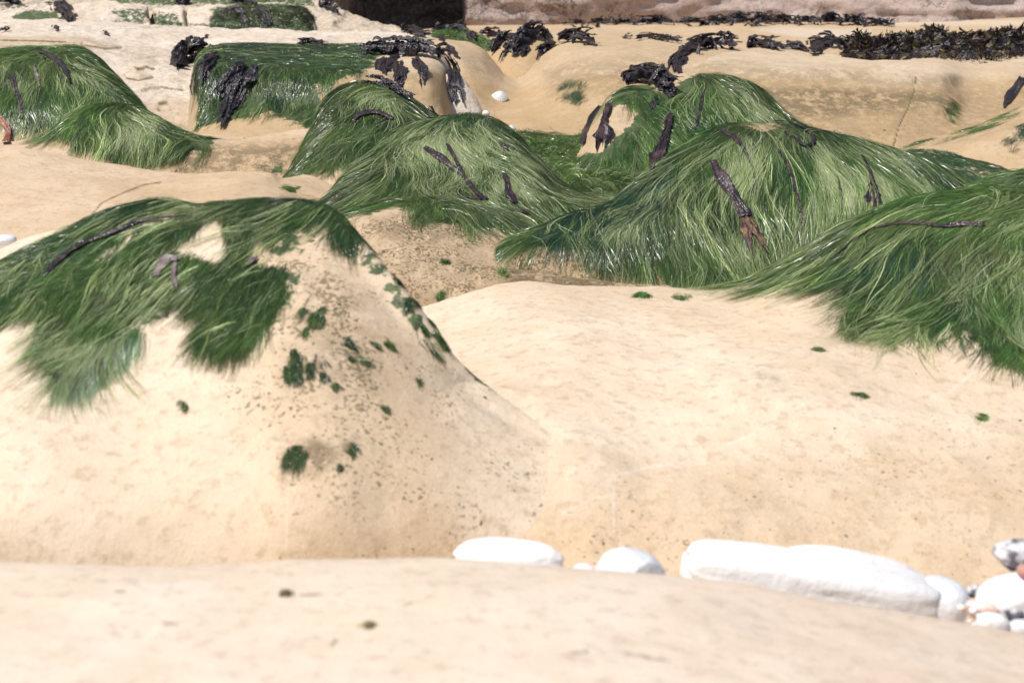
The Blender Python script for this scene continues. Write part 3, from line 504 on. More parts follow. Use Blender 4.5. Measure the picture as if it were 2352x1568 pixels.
# ------------------------------------------------------------------ green seaweed: strands traced down the rock
PAL = np.array([(.024,.070,.016),(.042,.108,.021),(.074,.158,.028),(.13,.225,.042),(.036,.095,.034),(.22,.31,.08)])
PALE = np.array([(.50,.57,.27),(.40,.48,.20),(.68,.70,.48),(.28,.40,.13)])
BLUE = np.array([(.018,.060,.040),(.030,.085,.055),(.05,.12,.075)])
def bil(A, a, b):
    i = np.clip(a.astype(int), 0, A.shape[0] - 2); j = np.clip(b.astype(int), 0, A.shape[1] - 2)
    f = (a - i)[..., None]; g = (b - j)[..., None]
    return (A[i, j] * (1-f) + A[i+1, j] * f) * (1-g) + (A[i, j+1] * (1-f) + A[i+1, j+1] * f) * g
def strands(name, s, poly, n, L, W=1.6, holes=(), pale=(), pal=None, swirl=.35, bias=(0, 0, 0), gmin=.15, seed=1, lift=1.0, kids=9, spread=7, curl=1.0,
          kind_='', warp=24, tips=None, dens=None, bright=1.0, gap=.6, blue=()):
    g = np.random.default_rng(seed); P, N = s.P, s.N
    # face weights
    wf = 130 if kind_ == 'tuft' else (22 if warp < 20 else 32)
    if kind_ == 'tuft': warp = warp * 1.5
    wx = s.px + warp * fbm(P, wf, 4, 31); wy = s.py + warp * fbm(P, wf, 4, 41)
    k = inside(wx, wy, poly) if poly else np.ones(wx.shape, bool)
    for h in holes: k &= ~inside(wx, wy, h)
    A = np.linalg.norm(np.cross(s.Su, s.Sv), axis=2)
    d = np.clip(gap + 1.5 * fbm(P, 26, 2, 51 + seed), .03, 1)
    if kind_ == 'tuft': d = np.clip(.2 + 3.0 * fbm(P, 150, 2, 51 + seed), .02, 1)
    vis = ((N * P).sum(-1) < 0.02 * np.linalg.norm(P, axis=-1))      # a little past the crest too
    Wt = A * k * d * (np.where(vis, 1, .25) if kind_ != 'tuft' else ((N * P).sum(-1) < -.05 * np.linalg.norm(P, axis=-1)))
    Wt[-2:] = 0; Wt[:3] = 0
    Wt *= .25 + .75 * sstep(0, 38, segdist(s.px, s.py, poly, True)) if poly and kind_ != 'tuft' else 1
    if dens: 
        for pl, v in dens: Wt *= np.where(inside(s.px, s.py, pl), v, 1)
    cum = np.cumsum(Wt.ravel()); 
    if cum[-1] <= 0: print('EMPTY', name); return None
    n = int(n * 2.3); ng = max(2, n // kids); idx = np.searchsorted(cum, g.random(ng) * cum[-1])
    a = np.clip(idx // s.nu + g.random(ng), 1, s.nv - 2.01); b = np.clip(idx % s.nu + g.random(ng), 0, s.nu - 1.01)
    root_a, root_b = a.copy(), b.copy()
    T = 10
    Yg = bil(P, a, b)[:, 1]; Lm = L * Yg / F * g.uniform(.4, 1.45, ng)
    pts, nrm = [], []
    grav = np.array([0, 0, -1.0]) + np.array(bias)
    off = g.normal(0, .15, (ng, 3)); prev = None
    for t in range(T):
        p = bil(P, a, b); nn = bil(N, a, b); nn /= np.linalg.norm(nn, axis=1, keepdims=True)
        pts.append(p); nrm.append(nn)
        gp = grav - nn * (nn @ grav)[:, None]
        m = np.linalg.norm(gp, axis=1, keepdims=True)
        sw = np.stack([fbm(p, 11, 2, 61 + seed), fbm(p, 11, 2, 71 + seed) * .6, fbm(p, 11, 2, 81 + seed) * .3], -1) * swirl * 2.2 + off
        dvec = gp / np.maximum(m, .25) * np.maximum(m, gmin) / np.maximum(m, .3) + sw
        dvec -= nn * (dvec * nn).sum(1, keepdims=True)
        if prev is not None: dvec = dvec / (np.linalg.norm(dvec, axis=1, keepdims=True) + 1e-9) * .6 + prev * .4
        dvec /= np.linalg.norm(dvec, axis=1, keepdims=True) + 1e-9; prev = dvec
        q = dvec * (Lm / (T - 1))[:, None]
        Su = bil(s.Su, a, b); Sv = bil(s.Sv, a, b)
        E1 = (Su * Su).sum(1); F1 = (Su * Sv).sum(1); G1 = (Sv * Sv).sum(1); det = E1 * G1 - F1 * F1 + 1e-16
        qu = (q * Su).sum(1); qv = (q * Sv).sum(1)
        b = np.clip(b + (G1 * qu - F1 * qv) / det, 0, s.nu - 1.01); a = np.clip(a + (E1 * qv - F1 * qu) / det, 1, s.nv - 1.01)
    pts = np.array(pts).transpose(1, 0, 2); nrm = np.array(nrm).transpose(1, 0, 2)     # ng,T,3
    # strands of each lock
    gi = np.repeat(np.arange(ng), kids); ns = len(gi); pts = pts[gi]; nrm = nrm[gi]; px_m = Yg[gi] / F
    tt = np.linspace(0, 1, T)[None, :, None]
    tan = np.gradient(pts, axis=1); tan /= np.linalg.norm(tan, axis=2, keepdims=True) + 1e-9
    side = np.cross(nrm, tan); side /= np.linalg.norm(side, axis=2, keepdims=True) + 1e-9
    o1 = g.normal(0, 1, (ns, 1, 1)) * (spread * px_m)[:, None, None]; o2 = g.normal(0, 1, (ns, 1, 1)) * (spread * 1.4 * px_m)[:, None, None]
    ph = g.uniform(0, 6.28, (ns, 1, 1)); fr = g.uniform(2, 7, (ns, 1, 1)); am = np.abs(g.normal(0, 1, (ns, 1, 1))) * (curl * 1.6 * px_m)[:, None, None]
    sh = g.uniform(.75, 1.15, (ns, 1, 1))
    sl = np.clip(tt * sh, 0, 1.15)
    Q = pts + side * (o1 * (1 - .55 * tt) + am * np.sin(fr * tt + ph) * (.3 + tt) + .35 * am * np.sin(fr * 2.7 * tt + ph * 2)) + tan * o2 * (1 - tt)
    Q = Q + side * (g.normal(0, .055, (ns, 1, 1)) * (Lm[gi])[:, None, None] * tt ** 1.3)
    hh = (np.abs(g.normal(0, 1, (ns, 1, 1))) * 1.6 + .5) * px_m[:, None, None] * lift
    lk = (np.abs(g.normal(0, 1, ng)) * 1.15)[gi][:, None, None] * px_m[:, None, None] * lift; hh = hh + lk
    Q = Q + nrm * (hh * (.35 + .9 * np.sin(np.pi * np.clip(tt, 0, 1)) ** .8) + .0004)
    # ribbons
    tan = np.gradient(Q, axis=1); tan /= np.linalg.norm(tan, axis=2, keepdims=True) + 1e-9
    roll = g.normal(0, .32, (ns, 1, 1)) + .5 * np.sin(fr * tt + ph)
    sd = np.cross(nrm, tan); sd /= np.linalg.norm(sd, axis=2, keepdims=True) + 1e-9
    sd = sd * np.cos(roll) + nrm * np.sin(roll)
    wd = (W * .42 * g.uniform(.5, 1.5, (ns, 1, 1)) * px_m[:, None, None]) * (1 - .75 * tt ** 2) * .5
    V = np.stack([Q - sd * wd, Q + sd * wd], 2).reshape(-1, 3)
    base = (np.arange(ns) * T * 2)[:, None] + np.arange(T - 1)[None] * 2
    Fc = np.stack([base, base + 1, base + 3, base + 2], -1).reshape(-1, 4)
    # colours
    pp = PAL if pal is None else np.array(pal)
    rt = pts[:, 0]; patch = fbm(rt, 14, 3, 91 + seed) * 1.3 + g.normal(0, .28, ns)
    ci = np.clip(((patch * .5 + .5) * len(pp)).astype(int), 0, len(pp) - 1); Cc = pp[ci] * g.uniform(.75, 1.3, (ns, 1)) * bright * 1.02
    Cc = Cc * np.exp(g.normal(0, .42, ng))[gi][:, None]
    Cc = Cc * (.5 + .62 * sstep(-.35, .45, fbm(rt, 5.5, 3, 7 + seed)))[:, None]
    mid = pts[:, T // 2]; mx, my = proj(mid)
    lockr = g.random(ng)[gi]
    for pl, v in blue:
        bm = (pmask(mx, my, pl, 25) * v > g.random(ns)); Cc[bm] = BLUE[g.integers(0, 3, bm.sum())]
    for pl, v in pale:
        w_ = pmask(mx, my, pl, 30) * v * np.clip(.75 + 1.6 * fbm(mid, 26, 2, 17), .1, 1.8)
        bm = w_ > (.45 * lockr + .55 * g.random(ns)); Cc[bm] = PALE[g.integers(0, 4, bm.sum())] * g.uniform(.55, 1.25, (bm.sum(), 1))
    lone = g.random(ns) < .035; Cc[lone] = PALE[g.integers(0, 4, lone.sum())] * .75
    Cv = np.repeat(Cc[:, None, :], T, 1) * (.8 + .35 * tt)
    if tips is not None:
        tm = sstep(.6, 1.0, tt); Cv = Cv * (1 - tm) + np.array(tips)[None, None] * tm
    Cv = np.repeat(Cv[:, :, None, :], 2, 2).reshape(-1, 3)
    return V, Fc, Cv
WISP = [(.17,.245,.065),(.29,.36,.13),(.46,.52,.27),(.12,.20,.045),(.37,.41,.21)]
def algae(name, s, poly, n, L, W=1.6, holes=(), pale=(), label=None, cat='seaweed', kind='stuff', group=None, wisp=.042, lift=1.0, curl=1.0, swirl=.35, seed=1, **kw):
    tuft = kind is None
    G_ = [strands(name, s, poly, n, L * (1 if tuft else 1.3), W * .85, holes, pale, lift=lift * (1 if tuft else .45), curl=curl * .8, swirl=swirl, seed=seed, **kw)]
    if not tuft and G_[0]:
        k2 = dict(kw); k2.pop('pal', None); k2['pal'] = WISP; k2['kids'] = 5; k2['spread'] = 2.4; k2['tips'] = None; k2['blue'] = ()
        G_.append(strands(name, s, poly, int(n * wisp), L * 1.9, W * .95, holes, pale, lift=lift * 1.0, curl=curl * 1.6, swirl=swirl * 1.35, seed=seed + 500, **k2))
    G_ = [g_ for g_ in G_ if g_]
    if not G_: return None
    off_ = 0; Vs, Fs, Cs = [], [], []
    for v, f, c in G_: Vs.append(v); Fs.append(f + off_); Cs.append(c); off_ += len(v)
    V = np.concatenate(Vs); Fc = np.concatenate(Fs); Cv = np.concatenate(Cs)
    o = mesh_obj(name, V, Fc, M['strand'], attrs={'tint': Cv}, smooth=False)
    return tag(o, label, cat, group, kind)
OL = (.10, .11, .02)
algae('seaweed', R1, HAIR1, 36000, 66, 2.0, HOLE1, seed=1, swirl=.36, gap=.20, curl=1.4, bias=(-.22, -.15, 0), lift=1.5, spread=9, tips=OL,
      pale=[([(100,800),(260,780),(330,720),(320,850),(200,930),(100,900)], 1.0), ([(300,600),(470,640),(420,760),(280,760)], .3), ([(515,520),(560,520),(540,600),(500,590)], .6), ([(0,520),(400,500),(350,700),(0,700)], .12)],
      blue=[([(-50,450),(850,450),(850,600),(-50,700)], .12)], label='green seaweed mat drooping over the near left rock mound')
algae('seaweed', R2, HAIR2, 42000, 105, 2.1, HOLE2, seed=2, swirl=.38, bias=(-.12, -.12, 0), lift=1.6, spread=8, curl=1.5, tips=OL,
      pale=[([(2200,560),(2700,520),(2700,850),(2250,800)], .34), ([(2180,600),(2230,590),(2230,760),(2150,740)], .4), ([(1950,480),(2352,440),(2352,560),(2000,560)], .16)],
      blue=[([(1900,600),(2150,560),(2150,720),(1900,700)], .3)], label='shaggy green seaweed hanging over the hump at the right edge')
algae('seaweed', R4a, HAIRA, 62000, 95, 1.7, [[(1700,287),(1760,281),(1800,290),(1760,298),(1715,298)]], seed=3, swirl=.30, bias=(-.06, -.05, 0), lift=1.7, spread=8, curl=1.5,
      pale=[([(1640,320),(1760,330),(1760,450),(1700,500),(1650,440)], .75), ([(1860,330),(1930,340),(1990,450),(1950,520),(1870,470)], .95), ([(1980,350),(2060,380),(2110,470),(2060,500),(2000,450)], .7), ([(1360,540),(1480,440),(1600,420),(1620,560),(1450,600)], .42), ([(1700,300),(2100,330),(2100,600),(1650,620)], .30)],
      blue=[([(1160,500),(1560,380),(1500,560),(1250,600)], .55), ([(2050,360),(2220,400),(2220,470),(2080,440)], .5)], label='pale streaked seaweed falling over the large hump right of centre')
algae('seaweed', R4b, HAIRB, 56000, 75, 1.7, seed=4, swirl=.52, bias=(-.05, -.05, 0), lift=1.7, spread=8, curl=2.2,
      pale=[([(930,300),(1010,300),(1120,330),(1250,390),(1240,470),(1100,470),(1020,420),(940,360)], .95), ([(850,330),(960,300),(960,420),(850,420)], .42), ([(1080,360),(1230,400),(1200,490),(1090,480)], .7), ([(750,400),(900,330),(850,480),(740,480)], .25)],
      blue=[([(900,265),(1200,265),(1200,310),(900,310)], .3)], label='wig of yellowish green seaweed on the central hump')
algae('seaweed', R13, None, 7000, 40, 1.8, seed=5, swirl=.6, label='bright green seaweed cap on the small hump at the right edge', bright=1.25)
algae('seaweed', R5b, HAIRC, 26000, 55, 1.7, seed=6, swirl=.35, lift=1.8, curl=1.6,
      pale=[([(1640,200),(1720,200),(1810,270),(1780,310),(1680,290)], .85), ([(1560,190),(1660,190),(1650,260),(1560,240)], .3)], dens=[([(1380,320),(1420,250),(1480,260),(1450,300),(1400,330)], .3), ([(1400,200),(1560,205),(1540,250),(1400,240)], .5)],
      label='dark shaggy seaweed over the boulder crowned with black kelp')
algae('seaweed', R5a, None, 24000, 26, 1.8, seed=7, swirl=1.2, lift=3.5, curl=2, gmin=.5, pal=[(.02,.055,.012),(.035,.09,.014),(.07,.15,.02),(.13,.22,.04),(.03,.07,.02)], label='wet bright green weed filling the basin between the humps')
algae('seaweed', RD, HAIRD, 20000, 55, 1.6, seed=8, swirl=.7, curl=2.2, bias=(-.1, 0, 0), pal=[(.035,.075,.018),(.06,.115,.024),(.10,.165,.035),(.16,.23,.06)],
      pale=[([(770,215),(880,200),(960,260),(900,290),(800,260)], .6)], label='yellow green seaweed on the lump left of the central hump')
algae('seaweed', R7, HAIRE, 15000, 52, 1.5, seed=9, swirl=.4, bias=(.05, 0, 0), lift=1.4, curl=1.6, tips=OL,
      pale=[([(250,290),(350,270),(390,330),(330,350),(260,340)], .6)], label='fan of green seaweed on the low rock in the left middle distance')
algae('seaweed', RF, HAIRF, 26000, 62, 1.4, seed=10, swirl=.25, lift=1.3, curl=1.1, holes=[[(182,125),(205,128),(225,160),(205,155)]],
      pale=[([(-20,140),(60,140),(70,220),(-20,220)], .55), ([(110,150),(230,160),(280,230),(120,220)], .4)], label='long combed green seaweed on the far left hump')
algae('seaweed', R8, HAIR8, 15000, 34, 1.4, seed=11, swirl=.2, lift=.8, curl=.6, bright=.85, pale=[([(640,205),(720,205),(720,250),(620,255)], .25)],
      blue=[([(500,95),(900,95),(900,160),(500,160)], .6), ([(640,200),(740,200),(740,290),(600,260)], .35)], dens=[([(480,260),(700,262),(700,330),(480,330)], .4)], label='short green seaweed on the block shaped ledge')
algae('seaweed', R12, HAIR12, 3200, 34, 1.3, seed=12, swirl=.2, lift=.6, curl=.4, blue=[([(1900,300),(2400,300),(2400,500),(1900,500)], .5)], label='thin combed weed on the smooth low rock at right')
algae('seaweed', B2a, [(480,60),(490,22),(560,8),(690,12),(722,30),(720,75),(480,70)], 5000, 10, 1.3, seed=13, warp=5, bright=.7, pal=[(.04,.07,.015),(.06,.09,.02),(.09,.12,.03)], label='short olive weed on the boulders in the upper left')
algae('seaweed', R9d, [(985,68),(1060,66),(1130,90),(1130,112),(1000,105)], 1500, 12, 1.2, seed=14, warp=5, label='short green weed on the lump beside the cave')
# loose tufts clinging to the near mound
TUFTS = [(715,722,22,30,900,'forked dark green tuft high on the bare flank of the near mound'), (672,838,34,28,1300,'widest dark green tuft, midway down the near mound'), (726,832,18,20,420,'small pale green tuft touching the widest tuft on the near mound'),
 (797,797,8,26,260,'narrow upright green tuft right of the widest tuft'), (838,825,13,9,220,'small dark tuft under the middle of the bare flank'), (851,790,10,9,170,'small bright tuft right of the narrow upright tuft'), (896,790,11,11,200,'small dark tuft near the slope edge of the near mound'),
 (985,765,26,40,700,'large dark tuft on the sloping edge of the near mound'), (938,688,16,14,300,'dark tuft standing out on the sloping edge above the large one'), (815,560,30,22,420,'long tuft trailing just below the seaweed cap of the near mound'), (903,640,12,22,260,'thin tuft along the upper sloping edge of the near mound'),
 (883,930,9,12,170,'lone tuft low on the bare flank'), (767,883,7,7,110,'tiny round tuft below the widest tuft'), (1123,873,9,8,140,'small tuft on the lower sloping edge'), (1243,965,8,6,90,'last tiny tuft at the bottom of the sloping edge'),
 (682,1060,26,26,800,'bright green tuft growing in a dark hollow low on the near mound'), (803,1028,10,12,200,'small tuft in a dark stain beside the hollow'), (780,1070,6,7,90,'tiny tuft between the hollow and the dark stain'), (118,857,12,10,160,'tiny dark tuft below the left fringe of the seaweed cap'),
 (415,927,8,8,120,'round dark tuft alone on the pale front of the near mound'), (957,870,6,9,80,'tiny tuft low beside the sloping edge')]
for i, (x, y, rx, ry, n, lb) in enumerate(TUFTS):
    pl = [(x + rx * math.cos(a) * random.uniform(.35 if min(rx, ry) > 9 else .8, 1.25), y + ry * math.sin(a) * random.uniform(.35 if min(rx, ry) > 9 else .8, 1.25)) for a in np.linspace(0, 6.28, 12, endpoint=False)]
    algae('seaweed_tuft', R1, pl, int(n * .62), 13 + min(rx, ry) * .9, 1.8, seed=100 + i, swirl=.5, lift=.8, spread=2.6, curl=1.6, warp=min(rx, ry) * 1.1, kind_='tuft', kids=6, label=lb, cat='seaweed tuft', kind=None, group='small seaweed tufts on the near rock', bright=.62, tips=(.05, .07, .012))
T2 = [(R4b,1018,601,6,4,'tiny tuft on the mottled foot of the central hump, nearest its top'), (R4b,1153,629,11,6,'bushy tiny tuft on the foot rock right of the others'), (R4b,1008,676,9,5,'lowest tiny tuft on the foot of the central hump'),
      (R2,2248,957,14,7,'green tuft low on the broad pale slope at right'), (R2,1968,908,26,4,'thin horizontal green scrap on the broad pale slope'), (R2,1468,683,26,7,'bright green scrap at the top edge of the broad pale slope'), (R2,1565,684,20,5,'fainter green scrap beside the bright one on the pale slope'), (R2,1880,806,13,4,'short green scrap in the middle of the broad pale slope'),
      (R6,662,435,14,5,'green scrap on the rock left of the central hump'), (R0,655,1362,14,7,'olive scrap of weed on the front slab'), (R0,838,1436,20,8,'pair of small brown weed scraps on the front slab')]
for i, (s, x, y, rx, ry, lb) in enumerate(T2):
    pl = [(x + rx * math.cos(a) * random.uniform(.7, 1.1), y + ry * math.sin(a) * random.uniform(.7, 1.1)) for a in np.linspace(0, 6.28, 12, endpoint=False)]
    algae('seaweed_tuft', s, pl, int(60 + rx * ry * 1.6), 12, 1.8, seed=200 + i, swirl=1.2, lift=1.2, spread=4.5, warp=3, kind_='tuft', kids=5, label=lb, cat='seaweed tuft', kind=None, group='loose weed scraps on bare rock', bright=1.5, pal=([(.20,.15,.07),(.26,.20,.09),(.15,.14,.05)] if s is R0 else None))
algae('seaweed', R10, [(2165,240),(2190,230),(2195,270),(2180,285)], 260, 14, 1.1, seed=31, warp=6, wisp=0.01, bright=.9, label='small green patch on the face of the long golden ledge')
algae('seaweed', R9, [(1280,200),(1310,175),(1345,200),(1340,235),(1300,240)], 620, 16, 1.0, seed=32, warp=14, wisp=0.01, gap=.2, blue=[([(1200,100),(1400,100),(1400,300),(1200,300)], .7)], label='faint bluish green patch on the side of the scooped valley')
algae('seaweed', R11, [(2040,338),(2120,318),(2200,290),(2352,232),(2352,262),(2240,312),(2120,332)], 900, 22, 1.0, seed=33, warp=8, wisp=0.01, gap=.1, label='thin green streaks along the crest of the golden spur')
algae('seaweed', R11, [(2300,300),(2352,285),(2420,290),(2420,350),(2330,352)], 900, 20, 1.1, seed=34, warp=8, wisp=0.01, gap=.3, blue=[([(2200,200),(2500,200),(2500,400),(2200,400)], .8)], label='bluish green patch on the golden spur at the right edge')
algae('seaweed', R1, [(70,770),(300,740),(330,770),(250,850),(180,880),(110,850)], 3000, 85, 1.9, seed=41, swirl=.3, gap=.1, warp=14, kids=6, wisp=.1, pal=[(.16,.26,.10),(.30,.40,.24),(.55,.60,.46),(.10,.20,.06)], label='pale bleached fringe trailing below the near left seaweed mat')
algae('seaweed', R1, [(420,720),(650,640),(640,760),(560,800),(480,800)], 1700, 80, 1.7, seed=42, swirl=.25, gap=.05, warp=14, kids=6, wisp=.05, tips=OL, label='sparse strands trailing from the middle of the near left mat')
algae('seaweed', R2, [(1960,680),(2060,690),(2352,780),(2450,820),(2400,860),(2180,760),(2060,780)], 3000, 90, 1.6, seed=43, swirl=.3, gap=.05, warp=18, kids=6, wisp=.1, tips=OL, label='loose fringe strands under the seaweed hump at the right edge')
# ------------------------------------------------------------------ kelp, wrack, stones, shell
def spline(pts, n):
    pts = np.array(pts, float); d = np.concatenate([[0], np.cumsum(np.linalg.norm(np.diff(pts, axis=0), axis=1))])
    return herm(d, pts, np.linspace(0, d[-1], n))
def frond_geo(path, n=26, m=7, width=8, crinkle=1.0, lift=1.0, seed=0, drift=0, frayed=False, wob=1.0, profile=None, offs=None, face=0.0):
    """a crinkled blade laid along pixels of the picture onto whatever rock lies there"""
    g = np.random.default_rng(seed); pp = spline(path, n)
    H = [hit(x, y) for x, y in pp]; P = np.array([h[0] for h in H]); N = np.array([h[1] for h in H])
    # keep the blade continuous where it bridges a gap
    for k in range(1, n):
        if P[k, 1] - P[k-1, 1] > .25 * 1: 
            P[k] = at(pp[k, 0], pp[k, 1], P[k-1, 1] + .01); N[k] = N[k-1]
    if offs is not None:       # sideways offsets of a heaped blade, in world space square to the line of sight
        dd = np.gradient(pp, axis=0); dd /= np.linalg.norm(dd, axis=1, keepdims=True) + 1e-9; of = np.interp(np.linspace(0, 1, n), np.linspace(0, 1, len(offs)), offs)
        ox, oy = -dd[:, 1] * of, dd[:, 0] * of; uu = P[:, 1] / F
        P = P + np.stack([ox * uu, -.15 * np.abs(oy) * uu, -oy * uu], 1)
    if face: N = N * (1 - face) + np.array([0, -.75, .66]) * face; N /= np.linalg.norm(N, axis=1, keepdims=True)
    for _ in range(3): N[1:-1] = (N[:-2] + N[1:-1] * 2 + N[2:]) / 4
    for _ in range(2): P[1:-1] = (P[:-2] + P[1:-1] * 2 + P[2:]) / 4
    N /= np.linalg.norm(N, axis=1, keepdims=True)
    T = np.gradient(P, axis=0); T /= np.linalg.norm(T, axis=1, keepdims=True) + 1e-9
    S = np.cross(N, T); S /= np.linalg.norm(S, axis=1, keepdims=True) + 1e-9
    u = P[:, 1].mean() / F; t = np.linspace(0, 1, n)
    wd = width * u * (np.interp(t, *profile) if profile else np.sin(np.pi * np.clip(t * .92 + .05, 0, 1)) ** .45) * (1 + .25 * np.sin(t * 9 + seed) * wob)
    v = np.linspace(-1, 1, m)
    sd_ = g.uniform(0, 50)
    G = P[:, None] + S[:, None] * (v[None, :, None] * wd[:, None, None] * .5 + drift * u)
    nz = vnoise(np.stack([np.repeat(v[None] * 2.2, n, 0) + sd_, np.repeat(t[:, None] * n / 3.2, m, 1), np.zeros((n, m)) + sd_], -1), 1.0, seed % 97)
    nz2 = vnoise(np.stack([np.repeat(v[None] * 4.2, n, 0) + sd_, np.repeat(t[:, None] * n / 9, m, 1), np.zeros((n, m)) + 3], -1), 1.0, seed % 89)
    ej = vnoise(np.stack([np.repeat(np.sign(v)[None] * 3 + sd_, n, 0), np.repeat(t[:, None] * n / 1.7, m, 1), np.zeros((n, m))], -1), 1.0, seed % 83)
    G = G + S[:, None] * (v[None] * np.abs(v[None]) * ej * wd[:, None] * .42 * max(.25, min(1.1, crinkle - .3)))[..., None]
    h = (max(.15, crinkle - .35) * .30 * nz * wd[:, None] + crinkle * .34 * nz2 * wd[:, None]) + (1 - v[None] ** 2) * (.16 if crinkle > 1 else .02) * wd[:, None]
    G = G + N[:, None] * (np.maximum(h, -.12 * wd[:, None]) + (lift * u * 3 + .12 * wd[:, None]))[..., None]
    G = G + S[:, None] * (crinkle * .10 * wd[:, None] * nz)[..., None]
    if frayed:
        e = g.normal(0, 1, (m,)) * wd.max() * .45; G[-3:] += T[-3:, None] * (e[None] * np.array([.3, .7, 1.2])[:, None])[..., None]
    th = .0009 + .03 * wd.max() * 0
    top = G.reshape(-1, 3); bot = (G - N[:, None] * th).reshape(-1, 3); k = n * m
    V = np.concatenate([top, bot]); f = grid_faces(n, m)
    ring = np.concatenate([np.arange(m), np.arange(m, k, m)[: n - 1] + m - 1, np.arange(k - 2, k - m - 1, -1), np.arange(k - 2 * m, 0, -m)])
    r2 = np.roll(ring, -1); sides = np.stack([ring, r2, r2 + k, ring + k], -1)
    return V, np.concatenate([f, f[:, ::-1] + k, sides[:, ::-1]])
def one_mesh(name, parts, mat, parent=None):
    VV, FF, o = [], [], 0
    for v, f in parts: VV.append(v); FF.append(f + o); o += len(v)
    return mesh_obj(name, np.concatenate(VV), np.concatenate(FF), mat, parent)
def strap(label, path, width, mat='purple', seed=0, profile=None, frayed=False, extra=(), cat='kelp strap', lift=2.2, n=None, crinkle=.6, name='kelp_strap'):
    L = sum(math.dist(a, b) for a, b in zip(path[:-1], path[1:]))
    n = n or int(max(14, min(60, L / 4)))
    lift = max(.9, lift - .5)
    main = frond_geo(path, n, 11, width * 1.25, crinkle * .75, lift, seed, 0, frayed, .8, profile)
    if not extra: return tag(one_mesh(name, [main], M[mat]), label, cat, 'single kelp straps stranded on the seaweed')
    p0 = main[0].mean(0); root = bpy.data.objects.new(name, None); col.objects.link(root); root.location = tuple(p0)
    for k, (nm, gm) in enumerate([('blade', main)] + [('lobe', frond_geo(pth, 16, 7, w_ * 1.15, .8, lift * .9, seed + 5 + q_, 0, True)) for q_, (pth, w_) in enumerate(extra)]):
        one_mesh(nm, [(gm[0] - p0, gm[1])], M['brown' if (nm == 'lobe' and mat == 'purple' and width >= 20) else mat], root)
    return tag(root, label, cat, 'single kelp straps stranded on the seaweed')
def clump(label, spines, mat='wrack', seed=0, cat='kelp', name='kelp_clump', mats=None):
    """spines: (path, width, blades, pile height) each spine becomes one child frond bundle"""
    h0, n0 = hit(*spines[0][0][0])
    root = bpy.data.objects.new(name, None); col.objects.link(root); root.location = tuple(h0)
    tag(root, label, cat, 'black kelp clumps draped over the rocks')
    g = random.Random(seed)
    for si, sp_ in enumerate(spines):
        path, width, nb, pile = sp_[:4]; parts = []
        for b in range(int(nb * (1.5 if nb > 3 else 1))):
            o = (b / max(1, int(nb * (1.5 if nb > 3 else 1)) - 1) - .5) * width * .8 if nb > 1 else 0
            dx = np.array(path[-1], float) - np.array(path[0], float); dl = np.hypot(*dx) + 1e-6; nx, ny = -dx[1] / dl, dx[0] / dl
            a0 = g.uniform(0, .45); a1 = min(1.05, a0 + g.uniform(.4, .8)); a1 = max(a1, .6)
            q = spline(path, 7); ii = np.linspace(a0 * 6, min(6, a1 * 6), 6); q = np.stack([np.interp(ii, range(7), q[:, 0]), np.interp(ii, range(7), q[:, 1])], 1)
            hor_ = abs(dx[0]) / dl; j0 = np.cumsum([g.gauss(0, width * .07) for _ in range(6)]) + np.linspace(-1, 1, 6) * g.gauss(0, width * .22) * hor_; hor = abs(dx[0]) / dl
            sg = -1 if dx[0] > 0 else 1; of = o + j0 + sg * .42 * width * hor; q = q + np.array([0, .42 * width * hor])
            bw = width / max(1, nb) * g.uniform(1.5, 3.6) if nb > 1 else width
            parts.append(frond_geo(q, max(14, int(dl / 2.5)), 7, bw, 1.5 if hor > .6 else 1.0, .4 + pile * g.uniform(0, 1), seed * 31 + si * 7 + b, 0, g.random() < .5, offs=list(of), face=.55 * hor))
        if pile > 1.5 and nb > 3:   # the matted body of the heap
            dxx = path[-1][0] - path[0][0]; hr = abs(dxx) / (math.dist(path[0], path[-1]) + 1e-6); sg = -1 if dxx > 0 else 1
            if hr > .6: q = [(x, y + .45 * width * hr) for x, y in path]; parts.append(frond_geo(q, max(20, int(dl / 2)), 15, width * .95, 1.15, .3, seed * 13 + si, offs=[sg * .42 * width * hr] * 3, face=.6 * hr, profile=([0, .12, .5, .88, 1], [.2, .8, 1, .8, .2])))
        if pile > 1.5:          # curled ends sticking out of the pile
            for b in range(int(nb * (2.2 if abs(dx[0]) / dl > .6 else .6))):
                tq = g.random(); c = spline(path, 30)[int(tq * 29)]; an = g.uniform(-3.1, 3.1); l = width * g.uniform(.3, .6); up = g.uniform(-.35, .5) * width * (-1 if dx[0] > 0 else 1)
                hr = abs(dx[0]) / dl; up = up + (-.42 if dx[0] > 0 else .42) * width * hr; c = c + np.array([0, .42 * width * hr])
                q = [tuple(c), (c[0] + math.cos(an) * l * .5, c[1] + math.sin(an) * l * .15), (c[0] + math.cos(an + .5) * l, c[1] + math.sin(an + .5) * l * .25)]
                parts.append(frond_geo(q, 9, 6, max(4.5, width * .26), 1.8, pile * g.uniform(.3, 1.2), seed * 57 + si * 11 + b, 0, True, offs=[up * .8, up * 1.1, up * 1.2], face=.6))
        mt = (mats[si] if mats else mat)
        o = one_mesh('frond', parts, M[mt]); o.parent = root; o.matrix_parent_inverse.identity()
        me = o.data; co = np.empty(len(me.vertices) * 3, np.float32); me.vertices.foreach_get('co', co); co = co.reshape(-1, 3) - h0.astype(np.float32); me.vertices.foreach_set('co', co.ravel()); me.update()
    return root
